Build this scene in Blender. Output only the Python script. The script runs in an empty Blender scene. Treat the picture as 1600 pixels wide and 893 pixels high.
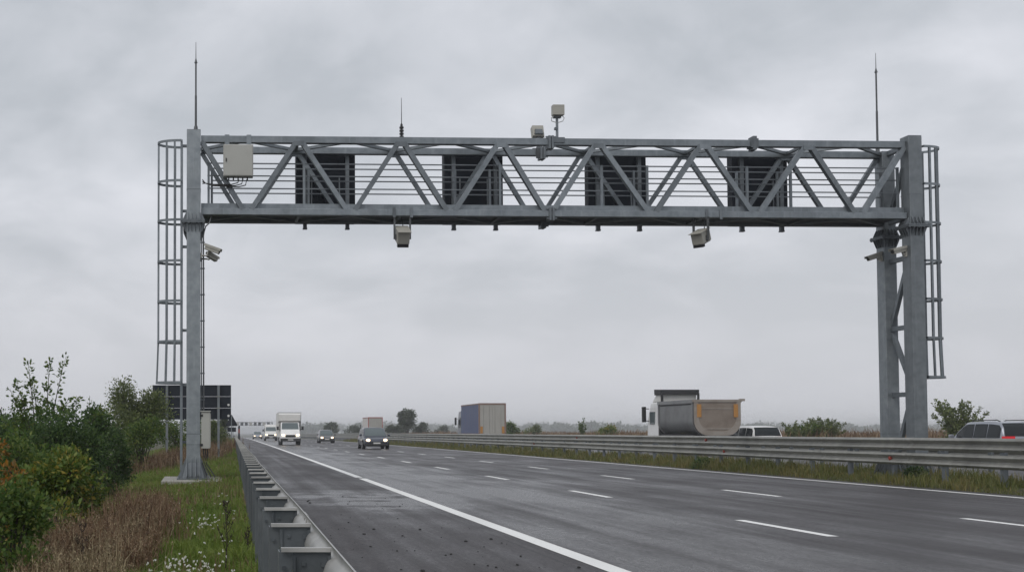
import bpy, math, random
import numpy as np
from mathutils import Vector, Matrix

random.seed(7)
R = math.radians
scene = bpy.context.scene
COL = scene.collection

# ------------------------------------------------------------------ camera model
F, CX, HOR, PITCH, CAMZ = 1700.0, 363.0, 673.0, R(2.0), 1.3      # pixels of the 1600 px photograph
CY = HOR - F * math.tan(PITCH)

def ray(px, py):
    dx, dy = (px - CX) / F, (CY - py) / F
    c, s = math.cos(PITCH), math.sin(PITCH)
    return Vector((dx, c - dy * s, s + dy * c))

def at(px, py, Y):
    d = ray(px, py)
    return Vector((0, 0, CAMZ)) + d * (Y / d.y)

def dip(Y):                                                       # the carriageway runs over a very gentle crest
    Y = max(0.0, Y)
    return -6.4e-6 * Y * Y if Y < 700 else -3.136 - 0.0012 * (Y - 700)

# ------------------------------------------------------------------ mesh builder
class MB:
    def __init__(s):
        s.v, s.f = [], []
    def add(s, vs, fs):
        o = len(s.v)
        s.v += [tuple(v) for v in vs]
        s.f += [tuple(i + o for i in f) for f in fs]
        return s
    def box(s, c, size, rot=None):
        hx, hy, hz = size[0] / 2, size[1] / 2, size[2] / 2
        vs = [Vector((x, y, z)) for x in (-hx, hx) for y in (-hy, hy) for z in (-hz, hz)]
        if rot is not None:
            vs = [rot @ v for v in vs]
        c = Vector(c)
        return s.add([v + c for v in vs], [(0, 1, 3, 2), (4, 6, 7, 5), (0, 4, 5, 1), (2, 3, 7, 6), (0, 2, 6, 4), (1, 5, 7, 3)])
    def span(s, x0, x1, y0, y1, z0, z1):
        return s.box(((x0 + x1) / 2, (y0 + y1) / 2, (z0 + z1) / 2), (abs(x1 - x0), abs(y1 - y0), abs(z1 - z0)))
    def bar(s, a, b, w, h=None, up=(0, 0, 1)):
        a, b = Vector(a), Vector(b)
        h = h or w
        d = (b - a)
        L = d.length
        d.normalize()
        u = Vector(up)
        if abs(d.dot(u)) > 0.98:
            u = Vector((0, 1, 0))
        x = d.cross(u).normalized()
        z = x.cross(d).normalized()
        m = Matrix((x, d, z)).transposed()
        return s.box((a + b) / 2, (w, L, h), m)
    def tube(s, pts, r, n=8, r2=None, cap=True):
        pts = [Vector(p) for p in pts]
        k = len(pts)
        vs = []
        for i, p in enumerate(pts):
            d = (pts[min(i + 1, k - 1)] - pts[max(i - 1, 0)]).normalized()
            u = Vector((0, 0, 1)) if abs(d.z) < 0.95 else Vector((0, 1, 0))
            x = d.cross(u).normalized()
            y = x.cross(d)
            rr = r if r2 is None else r + (r2 - r) * i / (k - 1)
            for j in range(n):
                a = 2 * math.pi * j / n
                vs.append(p + (x * math.cos(a) + y * math.sin(a)) * rr)
        fs = [(i * n + j, i * n + (j + 1) % n, (i + 1) * n + (j + 1) % n, (i + 1) * n + j) for i in range(k - 1) for j in range(n)]
        if cap:
            fs += [tuple(range(n))[::-1], tuple((k - 1) * n + j for j in range(n))]
        return s.add(vs, fs)
    def loft(s, rings, closed=True, cap=True):
        n, k = len(rings[0]), len(rings)
        vs = [v for r in rings for v in r]
        m = n if closed else n - 1
        fs = [(i * n + j, i * n + (j + 1) % n, (i + 1) * n + (j + 1) % n, (i + 1) * n + j) for i in range(k - 1) for j in range(m)]
        if cap:
            fs += [tuple(range(n))[::-1], tuple((k - 1) * n + j for j in range(n))]
        return s.add(vs, fs)
    def prism(s, poly, y0, y1):                                    # poly of (x, z), extruded along y
        return s.loft([[(x, y0, z) for x, z in poly], [(x, y1, z) for x, z in poly]])
    def prism_x(s, poly, x0, x1):                                  # poly of (y, z), extruded along x
        return s.loft([[(x0, y, z) for y, z in poly], [(x1, y, z) for y, z in poly]])
    def build(s, name, mat, parent=None, bevel=0, smooth=None, seg=2):
        me = bpy.data.meshes.new(name)
        me.from_pydata(s.v, [], s.f)
        me.validate()
        import bmesh
        bm = bmesh.new(); bm.from_mesh(me)
        bmesh.ops.recalc_face_normals(bm, faces=bm.faces)
        bm.to_mesh(me); bm.free()
        me.materials.append(mat)
        o = bpy.data.objects.new(name, me)
        COL.objects.link(o)
        if parent:
            o.parent = parent
        if bevel:
            b = o.modifiers.new('bevel', 'BEVEL')
            b.width = bevel; b.segments = seg; b.limit_method = 'ANGLE'; b.angle_limit = R(30)
        if smooth:
            me.shade_smooth()
            me.set_sharp_from_angle(angle=R(smooth))
        return o

def empty(name, loc=(0, 0, 0), rz=0):
    o = bpy.data.objects.new(name, None)
    COL.objects.link(o)
    o.location = loc
    o.rotation_euler = (0, 0, rz)
    o.empty_display_size = 0.2
    return o

def tag(o, label=None, cat=None, group=None, kind=None):
    for k, v in (('label', label), ('category', cat), ('group', group), ('kind', kind)):
        if v:
            o[k] = v
    return o

def np_mesh(name, V, F, mat, parent=None, smooth=False):
    """V (n,3); F list of (m,k) index arrays"""
    me = bpy.data.meshes.new(name)
    me.vertices.add(len(V))
    me.vertices.foreach_set('co', np.ascontiguousarray(V, dtype=np.float32).ravel())
    idx = np.concatenate([f.ravel() for f in F]).astype(np.int32)
    tot = np.concatenate([np.full(len(f), f.shape[1]) for f in F]).astype(np.int32)
    st = np.concatenate([[0], np.cumsum(tot)[:-1]]).astype(np.int32)
    me.loops.add(len(idx)); me.loops.foreach_set('vertex_index', idx)
    me.polygons.add(len(tot)); me.polygons.foreach_set('loop_start', st); me.polygons.foreach_set('loop_total', tot)
    me.update(calc_edges=True)
    me.validate()
    if smooth:
        me.shade_smooth()
    me.materials.append(mat)
    o = bpy.data.objects.new(name, me)
    COL.objects.link(o)
    if parent:
        o.parent = parent
    return o

# ------------------------------------------------------------------ materials
class NT:
    def __init__(s, name):
        s.m = bpy.data.materials.new(name)
        s.m.use_nodes = True
        s.t = s.m.node_tree
        s.b = s.t.nodes['Principled BSDF']
        s.out = s.t.nodes['Material Output']
    def n(s, typ, **kw):
        x = s.t.nodes.new(typ)
        for k, v in kw.items():
            setattr(x, k, v)
        return x
    def l(s, a, b):
        s.t.links.new(a, b)
    def coord(s, scale=(1, 1, 1), which='Object'):
        tc = s.n('ShaderNodeTexCoord'); mp = s.n('ShaderNodeMapping')
        mp.inputs['Scale'].default_value = scale
        s.l(tc.outputs[which], mp.inputs['Vector'])
        return mp.outputs['Vector']
    def noise(s, vec, scale=5, detail=4, rough=0.55):
        x = s.n('ShaderNodeTexNoise')
        x.inputs['Scale'].default_value = scale; x.inputs['Detail'].default_value = detail; x.inputs['Roughness'].default_value = rough
        if vec is not None:
            s.l(vec, x.inputs['Vector'])
        return x.outputs['Fac']
    def ramp(s, fac, stops):
        x = s.n('ShaderNodeValToRGB')
        e = x.color_ramp.elements
        while len(e) < len(stops):
            e.new(0.5)
        for el, (p, c) in zip(e, stops):
            el.position = p
            el.color = (c, c, c, 1) if not hasattr(c, '__len__') else (*c, 1)
        s.l(fac, x.inputs['Fac'])
        return x.outputs['Color']
    def mix(s, fac, a, b, mode='MIX'):
        x = s.n('ShaderNodeMix', data_type='RGBA', blend_type=mode)
        for val, i in ((fac, 0), (a, 6), (b, 7)):
            if isinstance(val, (int, float)):
                x.inputs[i].default_value = val if i == 0 else (val, val, val, 1)
            elif hasattr(val, '__len__'):
                x.inputs[i].default_value = (*val, 1)
            else:
                s.l(val, x.inputs[i])
        return x.outputs[2]
    def math(s, op, a, b=None, c=None):
        x = s.n('ShaderNodeMath', operation=op)
        for i, val in enumerate((a, b, c)):
            if val is None:
                continue
            if isinstance(val, (int, float)):
                x.inputs[i].default_value = val
            else:
                s.l(val, x.inputs[i])
        return x.outputs[0]
    def bump(s, h, strength=0.3, dist=0.01):
        x = s.n('ShaderNodeBump')
        x.inputs['Strength'].default_value = strength; x.inputs['Distance'].default_value = dist
        s.l(h, x.inputs['Height'])
        s.l(x.outputs['Normal'], s.b.inputs['Normal'])
    def set(s, **kw):
        for k, v in kw.items():
            i = s.b.inputs[k.replace('_', ' ')]
            if isinstance(v, (int, float)):
                i.default_value = v
            elif hasattr(v, '__len__'):
                i.default_value = (*v, 1)
            else:
                s.l(v, i)
        return s

def steel(name, lo, hi, metal=0.55, rough=(0.42, 0.62), streak=True):
    m = NT(name)
    a = m.noise(m.coord((1, 1, 1)), 5, 6, 0.6)
    big = m.noise(m.coord((1, 1, 0.35)), 0.9, 5, 0.6)
    st = m.noise(m.coord((7, 7, 0.35)), 1.5, 4)
    oi = m.n('ShaderNodeObjectInfo')
    mid = tuple((x + y) / 2 for x, y in zip(lo, hi))
    c = m.ramp(a, [(0.3, tuple(0.8 * x + 0.2 * y for x, y in zip(lo, mid))), (0.7, tuple(0.8 * x + 0.2 * y for x, y in zip(hi, mid)))])
    c = m.mix(m.ramp(big, [(0.48, 0.0), (0.72, 0.6)]), c, tuple(x * 0.62 for x in lo))
    if streak:
        c = m.mix(m.ramp(st, [(0.58, 0.0), (0.8, 0.45)]), c, tuple(x * 1.3 for x in hi))
    v = m.math('ADD', m.math('MULTIPLY', oi.outputs['Random'], 0.36), 0.82)
    vm = m.n('ShaderNodeVectorMath', operation='SCALE'); m.l(c, vm.inputs[0]); m.l(v, vm.inputs['Scale'])
    m.set(Base_Color=vm.outputs[0], Metallic=metal, Roughness=m.ramp(a, [(0.2, rough[0]), (0.8, rough[1])]))
    return m.m

def paint(name, col, rough=0.4, metal=0.0, dirt=0.25, dcol=(0.09, 0.08, 0.07), scale=3, coat=0.0):
    m = NT(name)
    a = m.noise(m.coord(), scale, 5, 0.6)
    c = m.mix(m.ramp(a, [(0.45, 0.0), (0.85, dirt)]), col, dcol)
    m.set(Base_Color=c, Roughness=rough, Metallic=metal, Coat_Weight=coat)
    return m.m

def plain(name, col, rough=0.5, metal=0.0):
    m = NT(name)
    a = m.noise(m.coord(), 12, 3)
    m.set(Base_Color=m.mix(a, tuple(x * 0.85 for x in col), tuple(x * 1.15 for x in col)), Roughness=rough, Metallic=metal)
    return m.m

def glow(name, col, strength):
    m = NT(name)
    m.set(Base_Color=col, Emission_Color=col, Emission_Strength=strength, Roughness=0.2)
    return m.m

def foliage(name, stops, rough=0.5, trans=0.3, patch=1.6, pw=0.45):
    m = NT(name)
    g = m.n('ShaderNodeNewGeometry')
    big = m.noise(m.coord(which='Object'), patch, 4)
    f = m.math('ADD', m.math('MULTIPLY', g.outputs['Random Per Island'], 1.1 - pw), m.math('MULTIPLY', big, pw))
    c = m.ramp(f, stops)
    m.set(Base_Color=c, Roughness=rough)
    m.b.inputs['Specular IOR Level'].default_value = 0.3
    tr = m.n('ShaderNodeBsdfTranslucent'); m.l(c, tr.inputs['Color'])
    mx = m.n('ShaderNodeMixShader'); mx.inputs[0].default_value = trans
    m.l(m.b.outputs[0], mx.inputs[1]); m.l(tr.outputs[0], mx.inputs[2]); m.l(mx.outputs[0], m.out.inputs['Surface'])
    return m.m

M = {}
M['steel'] = steel('galvanised_steel', (0.15, 0.17, 0.185), (0.255, 0.28, 0.30), 0.6)
M['steel_col'] = steel('galvanised_column', (0.17, 0.19, 0.205), (0.285, 0.31, 0.325), 0.6)
M['steel_dark'] = steel('weathered_steel', (0.06, 0.065, 0.07), (0.12, 0.125, 0.13), 0.4)
M['steel_mid'] = steel('dull_steel', (0.12, 0.135, 0.15), (0.21, 0.23, 0.245), 0.5)
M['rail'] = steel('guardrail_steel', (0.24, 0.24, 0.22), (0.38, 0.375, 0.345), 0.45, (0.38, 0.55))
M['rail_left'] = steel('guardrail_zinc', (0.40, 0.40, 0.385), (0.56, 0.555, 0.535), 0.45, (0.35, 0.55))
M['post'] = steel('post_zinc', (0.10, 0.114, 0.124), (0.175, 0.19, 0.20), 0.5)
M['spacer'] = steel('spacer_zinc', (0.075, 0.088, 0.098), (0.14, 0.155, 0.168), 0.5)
M['navy'] = paint('sign_back_navy', (0.004, 0.007, 0.014), 0.6, 0.0, 0.5, (0.014, 0.018, 0.026), 2)
M['signback'] = paint('sign_back_grey', (0.014, 0.018, 0.026), 0.6, 0.0, 0.4, (0.025, 0.03, 0.036), 2)
M['cabinet'] = paint('cabinet_beige', (0.40, 0.40, 0.37), 0.5, 0, 0.3, (0.2, 0.19, 0.17), 2)
M['camera'] = paint('camera_beige', (0.36, 0.35, 0.31), 0.45, 0, 0.35, (0.15, 0.14, 0.12), 4)
M['black'] = plain('black_rubber', (0.012, 0.012, 0.013), 0.55)
for _k in ('navy', 'signback'):
    M[_k].node_tree.nodes['Principled BSDF'].inputs['Specular IOR Level'].default_value = 0.2
M['concrete'] = paint('concrete', (0.34, 0.33, 0.30), 0.85, 0, 0.8, (0.14, 0.13, 0.11), 3)
_g = NT('dark_glass').set(Base_Color=(0.014, 0.018, 0.02), Roughness=0.08); _g.b.inputs['Specular IOR Level'].default_value = 0.25; M['glass'] = _g.m
M['glass_pale'] = NT('windscreen_glass').set(Base_Color=(0.10, 0.125, 0.13), Roughness=0.1).m  # base colour raised to imitate sky reflected in the glass
M['tyre'] = plain('tyre_rubber', (0.014, 0.014, 0.015), 0.8)
M['rim'] = plain('alloy_rim', (0.3, 0.3, 0.31), 0.35, 0.7)
M['plate'] = plain('plate_white', (0.6, 0.6, 0.58), 0.5)
M['white_paint'] = paint('white_vehicle_paint', (0.78, 0.78, 0.77), 0.35, 0, 0.25, (0.3, 0.28, 0.25), 1.5, 0.4)
M['box_white'] = paint('box_body_white', (0.66, 0.655, 0.63), 0.5, 0, 0.3, (0.3, 0.27, 0.22), 1.2)
M['silver'] = paint('silver_paint', (0.30, 0.32, 0.36), 0.3, 0.45, 0.2, (0.2, 0.2, 0.2), 1.5, 0.5)
M['grey_car'] = paint('slate_car_paint', (0.055, 0.062, 0.085), 0.3, 0.3, 0.2, (0.08, 0.075, 0.07), 1.5, 0.5)
M['dark_car'] = paint('pewter_car_paint', (0.12, 0.125, 0.13), 0.3, 0.3, 0.2, (0.08, 0.075, 0.07), 1.5, 0.5)
M['lamp'] = glow('headlamp_lit', (1.0, 0.74, 0.46), 3.2)
M['tail'] = glow('tail_lamp', (0.55, 0.012, 0.02), 0.35)
M['tail_off'] = plain('tail_lamp_plain', (0.35, 0.02, 0.02), 0.25)
M['orange'] = plain('orange_marker', (0.42, 0.20, 0.05), 0.5)
M['red'] = plain('red_reflector', (0.28, 0.04, 0.025), 0.4)
M['redframe'] = plain('red_frame', (0.30, 0.07, 0.055), 0.5)
M['blue_curtain'] = paint('blue_curtain', (0.055, 0.085, 0.19), 0.5, 0, 0.4, (0.12, 0.14, 0.19), 0.8)
M['rear_grey'] = paint('rear_door_grey', (0.36, 0.35, 0.32), 0.5, 0, 0.4, (0.24, 0.22, 0.2), 1.0)
M['rear_frame'] = paint('rear_frame_brown', (0.22, 0.15, 0.125), 0.55, 0, 0.3)
M['tip_side'] = paint('tipper_steel', (0.23, 0.235, 0.24), 0.38, 0.35, 0.85, (0.09, 0.082, 0.075), 0.9)
M['tip_rear'] = paint('tipper_tailgate', (0.24, 0.20, 0.165), 0.5, 0.1, 0.8, (0.12, 0.085, 0.065), 1.3)
M['tip_frame'] = paint('tipper_frame', (0.31, 0.275, 0.24), 0.5, 0.1, 0.8, (0.15, 0.115, 0.09), 1.3)
M['chassis'] = plain('chassis_black', (0.02, 0.02, 0.022), 0.6)
M['yellow'] = plain('yellow_box', (0.45, 0.33, 0.03), 0.5)
M['bark'] = paint('bark', (0.06, 0.05, 0.04), 0.9, 0, 0.6, (0.025, 0.02, 0.018), 8)
M['leaf_dark'] = foliage('leaf_dark', [(0.1, (0.022, 0.048, 0.017)), (0.5, (0.056, 0.105, 0.032)), (0.9, (0.12, 0.185, 0.05))], 0.5, 0.42)
M['leaf_mid'] = foliage('leaf_mid', [(0.1, (0.038, 0.076, 0.018)), (0.5, (0.085, 0.15, 0.032)), (0.88, (0.18, 0.22, 0.05)), (0.99, (0.30, 0.22, 0.05))], 0.5, 0.42)
M['leaf_yellow'] = foliage('leaf_yellow', [(0.1, (0.04, 0.08, 0.016)), (0.5, (0.105, 0.165, 0.028)), (0.75, (0.19, 0.21, 0.04)), (0.95, (0.36, 0.23, 0.035))])
M['leaf_orange'] = foliage('leaf_orange', [(0.1, (0.06, 0.06, 0.018)), (0.45, (0.22, 0.11, 0.02)), (0.9, (0.40, 0.19, 0.03))])
M['leaf_sage'] = foliage('leaf_sage', [(0.1, (0.055, 0.085, 0.03)), (0.5, (0.12, 0.155, 0.055)), (0.9, (0.21, 0.235, 0.09))])
M['grass'] = foliage('grass_blades', [(0.15, (0.075, 0.12, 0.02)), (0.5, (0.145, 0.215, 0.036)), (0.75, (0.21, 0.245, 0.055)), (0.95, (0.30, 0.25, 0.10))], 0.55, 0.4, 1.1, 0.85)
M['grass_med'] = foliage('median_grass_blades', [(0.15, (0.055, 0.075, 0.02)), (0.45, (0.12, 0.14, 0.04)), (0.7, (0.20, 0.17, 0.06)), (0.95, (0.26, 0.17, 0.075))], 0.55, 0.3, 0.8, 0.85)
M['dry'] = foliage('dry_stalks', [(0.12, (0.05, 0.03, 0.02)), (0.5, (0.165, 0.098, 0.058)), (0.8, (0.30, 0.22, 0.135)), (0.97, (0.46, 0.37, 0.24))], 0.7, 0.15, 2.0, 0.55)
M['straw'] = foliage('straw_stalks', [(0.12, (0.10, 0.075, 0.045)), (0.5, (0.25, 0.195, 0.115)), (0.9, (0.42, 0.35, 0.22))], 0.7, 0.2)
M['deadstem'] = plain('dead_stem', (0.03, 0.018, 0.013), 0.8)
M['petal'] = plain('white_petal', (0.72, 0.72, 0.66), 0.7)
M['pebble'] = plain('pebble_dark', (0.018, 0.017, 0.016), 0.6)
M['far_tree'] = foliage('far_leaves', [(0.1, (0.03, 0.045, 0.028)), (0.9, (0.10, 0.12, 0.065))], 0.7, 0.2)  # leaf tones lightened so the colour itself carries some distance haze

# ---- ground
m = NT('field_soil')
v = m.coord()
a = m.noise(v, 0.35, 6, 0.6); b = m.noise(v, 6, 5, 0.65)
c = m.ramp(a, [(0.35, (0.035, 0.045, 0.014)), (0.55, (0.06, 0.058, 0.024)), (0.7, (0.085, 0.065, 0.035))])
c = m.mix(m.ramp(b, [(0.35, 0.0), (0.7, 0.6)]), c, (0.035, 0.03, 0.018))
m.set(Base_Color=c, Roughness=0.95); m.bump(b, 0.6, 0.05)
M['ground'] = m.m

# ---- wet asphalt
def asphalt(name, seams, puddle=False):
    m = NT(name)
    v = m.coord()
    fine = m.noise(v, 90, 3, 0.7)
    mid = m.noise(m.coord((1.0, 0.5, 1)), 2.2, 5, 0.6)
    streak = m.noise(m.coord((1.1, 0.035, 1)), 1.5, 5, 0.55)
    streak2 = m.noise(m.coord((3.2, 0.05, 1)), 1.3, 3, 0.5)
    patch = m.noise(m.coord((0.55, 0.2, 1)), 1.0, 7, 0.62)
    grain = m.noise(m.coord((1, 0.28, 1)), 24, 6, 0.8)
    base = m.ramp(fine, [(0.25, (0.020, 0.016, 0.017)), (0.5, (0.043, 0.035, 0.037)), (0.78, (0.095, 0.080, 0.082))])
    base = m.mix(m.ramp(grain, [(0.40, 0.0), (0.60, 0.9)]), base, (0.013, 0.012, 0.013))
    base = m.mix(m.ramp(mid, [(0.35, 0.0), (0.75, 0.5)]), base, (0.028, 0.027, 0.029))
    base = m.mix(m.ramp(streak, [(0.48, 0.0), (0.72, 0.22)]), base, (0.085, 0.081, 0.088))
    sx = m.n('ShaderNodeSeparateXYZ'); m.l(v, sx.inputs[0])
    wob = m.math('MULTIPLY', m.math('SUBTRACT', m.noise(m.coord((0.3, 0.6, 1)), 1.0, 3), 0.5), 0.06)
    xx = m.math('ADD', sx.outputs[0], wob)
    for s0, w in seams:
        d = m.math('ABSOLUTE', m.math('SUBTRACT', xx, s0))
        base = m.mix(m.math('MULTIPLY', m.math('LESS_THAN', d, w), 0.6), base, (0.012, 0.012, 0.013))
    wet = m.mix(0.5, streak, streak2)
    wet = m.mix(0.55, wet, patch)
    # the nearside lane is the wettest, the hard shoulder the driest
    wx = m.math('DIVIDE', xx, 40.0)
    lane = m.ramp(wx, [(0.05, 0.02), (0.083, 0.0), (0.095, 0.20), (0.14, 0.17), (0.20, 0.06), (0.30, 0.04), (0.40, 0.02)])
    wet = m.math('ADD', wet, lane)
    if puddle:
        ex = m.math('DIVIDE', m.math('SUBTRACT', xx, 2.6), 2.0)
        ey = m.math('DIVIDE', m.math('SUBTRACT', sx.outputs[1], 21.0), 4.2)
        dd = m.math('ADD', m.math('MULTIPLY', ex, ex), m.math('MULTIPLY', ey, ey))
        ridge = m.noise(m.coord((0.7, 0.9, 1)), 1.1, 6, 0.6)
        pm_ = m.math('MULTIPLY', m.ramp(dd, [(0.0, 1.0), (1.0, 0.0)]), m.ramp(ridge, [(0.38, 0.0), (0.62, 1.0)]))
        wet = m.math('ADD', wet, m.math('MULTIPLY', pm_, 0.34))
        for jy, jw in ((30.6, 0.05), (44.5, 0.06), (23.9, 0.03)):
            jj = m.math('ABSOLUTE', m.math('SUBTRACT', m.math('ADD', sx.outputs[1], m.math('MULTIPLY', wob, 4)), jy))
            jm = m.math('MULTIPLY', m.math('LESS_THAN', jj, jw), m.math('LESS_THAN', xx, 3.5))
            base = m.mix(m.math('MULTIPLY', jm, 0.75), base, (0.010, 0.010, 0.011))
    rr = m.ramp(wet, [(0.42, 0.66), (0.54, 0.47), (0.70, 0.20)])
    rr = m.mix(m.ramp(grain, [(0.35, 0.0), (0.7, 0.35)]), rr, 0.75)
    m.set(Base_Color=base, Roughness=rr)
    m.b.inputs['Specular IOR Level'].default_value = 0.5
    m.bump(m.mix(0.65, fine, grain), 0.9, 0.012)
    return m.m
M['asphalt'] = asphalt('wet_asphalt', [(7.47, 0.012), (3.27, 0.015), (10.95, 0.01)], True)
M['asphalt_far'] = asphalt('wet_asphalt_opposite', [(24.3, 0.012)])

m = NT('road_paint')
v = m.coord()
w = m.noise(v, 14, 6, 0.7); w2 = m.noise(m.coord((1, 0.2, 1)), 2, 3)
c = m.mix(m.ramp(w, [(0.60, 0.0), (0.72, 0.8)]), (0.80, 0.80, 0.78), (0.09, 0.088, 0.086))
c = m.mix(m.ramp(w2, [(0.5, 0.0), (0.9, 0.3)]), c, (0.36, 0.355, 0.34))
m.set(Base_Color=c, Roughness=0.5)
M['paint'] = m.m

# ------------------------------------------------------------------ ground, roads
XK = [-3000, -60, -8, -4, -2.7, -1.7, -0.6, 0.3, 0.60, 0.9, 1.0, 15.5, 15.6, 16.0, 16.3, 17, 18.8, 19.6, 20.0, 20.4, 32.6, 32.9, 33.3, 35, 39, 60, 4000]
ZK = [-1.2, -0.9, -0.6, -0.42, -0.26, -0.13, -0.09, -0.06, -0.02, -0.05, -0.2, -0.2, -0.08, -0.02, 0.02, 0.06, 0.06, 0.02, -0.03, -0.2, -0.2, -0.05, 0.0, 0.12, 0.35, 0.38, 0.3]
def gz(X, Y):
    return float(np.interp(X, XK, ZK)) + dip(Y)

ys = list(np.arange(-40, 60, 1.0)) + list(60 * (1.045 ** np.arange(0, 98)))
xs = sorted(set(XK + list(np.arange(-9, 1, 0.5)) + [-1500, -700, -300, -120, -30, -18, 45, 90, 150, 300, 700, 1500, 2500]))
V = np.array([(x, y, gz(x, y) + (0.03 * math.sin(x * 2.1 + y * 0.9) * math.sin(y * 1.3 - x) if (-9 < x < -0.6) else 0)) for y in ys for x in xs])
nx = len(xs)
Fq = np.array([(j * nx + i, j * nx + i + 1, (j + 1) * nx + i + 1, (j + 1) * nx + i) for j in range(len(ys) - 1) for i in range(nx - 1)])
g = np_mesh('ground', V, [Fq], M['ground'], smooth=True)
tag(g, 'grassy verge and flat fields either side of the motorway', 'ground', kind='structure')

RY = [-40 + 4 * i for i in range(40)] + [120 + 20 * i for i in range(30)]
def strip(mb, x0, x1, y0, y1, z, thick=0.0):
    yy = [y0] + [y for y in RY if y0 < y < y1] + [y1]
    rings = []
    for y in yy:
        zz = z + dip(y)
        if thick:
            rings.append([(x0, y, zz), (x1, y, zz), (x1 , y, zz - thick), (x0, y, zz - thick)])
        else:
            rings.append([(x0, y, zz), (x1, y, zz)])
    mb.loft(rings, closed=bool(thick), cap=bool(thick))
    return mb

road = strip(MB(), 0.66, 15.95, -40, 700, 0.0, 0.12).build('road', M['asphalt'])
tag(road, 'wet dark asphalt carriageway with three lanes and a hard shoulder', 'road', kind='structure')
opp = strip(MB(), 20.0, 32.9, -40, 700, 0.0, 0.12).build('opposite_road', M['asphalt_far'])
tag(opp, 'wet carriageway beyond the median guardrail', 'road', kind='structure')
strip(MB(), 3.48, 3.69, -40, 30.1, 0.004).build('edge_line', M['paint'], road)
strip(MB(), 3.47, 3.68, 30.75, 700, 0.004).build('edge_line', M['paint'], road)
strip(MB(), 15.32, 15.50, -40, 700, 0.004).build('edge_line', M['paint'], road)
for k in range(-3, 26):
    y0 = 13.5 + 7.95 * k
    for lx in (7.35, 10.84):
        yo = y0 + (0.3 if lx > 8 else 0)
        strip(MB(), lx, lx + 0.15, yo, yo + 2.5, 0.004).build('lane_dash', M['paint'], road)
strip(MB(), 20.5, 20.65, -40, 500, 0.004).build('edge_line', M['paint'], opp)
strip(MB(), 31.9, 32.05, -40, 500, 0.004).build('edge_line', M['paint'], opp)
for k in range(0, 18):
    for lx in (24.3, 28.1):
        strip(MB(), lx, lx + 0.15, 15 + 8 * k, 17.5 + 8 * k, 0.004).build('lane_dash', M['paint'], opp)

# loose dark grit on the hard shoulder
rng = np.random.default_rng(3)
mb = MB()
for i in range(230):
    y = 6.5 + rng.random() ** 1.6 * 16
    x = 0.95 + rng.random() * 2.4
    r = 0.004 + 0.016 * rng.random() ** 3
    a = rng.random() * 6.28
    ring = [[(x + rr * math.cos(a + k * 1.047) * (1 + 0.3 * math.sin(k * 2.3 + i)), y + rr * math.sin(a + k * 1.047) * 1.4, z) for k in range(6)] for rr, z in ((r, 0.0005), (r * 1.05, r * 0.5), (r * 0.5, r))]
    mb.loft(ring)
tag(mb.build('road_grit', M['pebble']), 'scattered dark grit lying on the hard shoulder', 'grit', kind='stuff')

# ------------------------------------------------------------------ guardrails
WP = []
for _k in range(17):
    _z = -0.155 + 0.31 * _k / 16
    WP.append((0.041 * (1 - math.cos(math.pi * _z / 0.092)) + 0.012 * (abs(_z) / 0.155) ** 4, _z))
WPL = [(0.012, -0.155), (0.022, -0.150), (0.026, -0.135), (0.026, -0.112), (0.018, -0.100), (-0.006, -0.085), (-0.022, -0.06), (-0.030, -0.03), (-0.032, 0.0),
       (-0.030, 0.03), (-0.022, 0.06), (-0.006, 0.085), (0.018, 0.100), (0.026, 0.112), (0.026, 0.135), (0.022, 0.150), (0.012, 0.155)]
def wbeam(mb, x, sgn, zc, y0, y1, step=2.0, wob=0.0, sleeves=4.0, t=0.004, WP=WP):
    n = int((y1 - y0) / step)
    yy = [y0 + step * i for i in range(n + 1)]
    def ring(y, grow=0.0):
        dx = wob * (math.sin(y * 0.31) + 0.6 * math.sin(y * 0.83 + 1)) if wob else 0
        dz = 0.5 * wob * math.sin(y * 0.47 + 2) + dip(y)
        out = [(x + dx + sgn * (p + grow), y, zc + z * (1 + grow * 1.5) + dz) for p, z in WP]
        inn = [(x + dx + sgn * (p - t), y, zc + z * (1 + grow * 1.5) + dz) for p, z in reversed(WP)]
        return out + inn
    mb.loft([ring(y) for y in yy])
    if sleeves:
        y = y0 + 1.2
        while y < min(y1, 130):
            mb.loft([ring(y, 0.0045), ring(y + 0.32, 0.0045)])
            for bz in (-0.1, -0.03, 0.03, 0.1):
                for by in (0.06, 0.26):
                    px = float(np.interp(bz, [q_[1] for q_ in WP], [q_[0] for q_ in WP])) + 0.004
                    dx = wob * (math.sin(y * 0.31) + 0.6 * math.sin(y * 0.83 + 1)) if wob else 0
                    mb.box((x + dx + sgn * px, y + by, zc + bz + dip(y)), (0.02, 0.03, 0.03))
            y += sleeves

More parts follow.
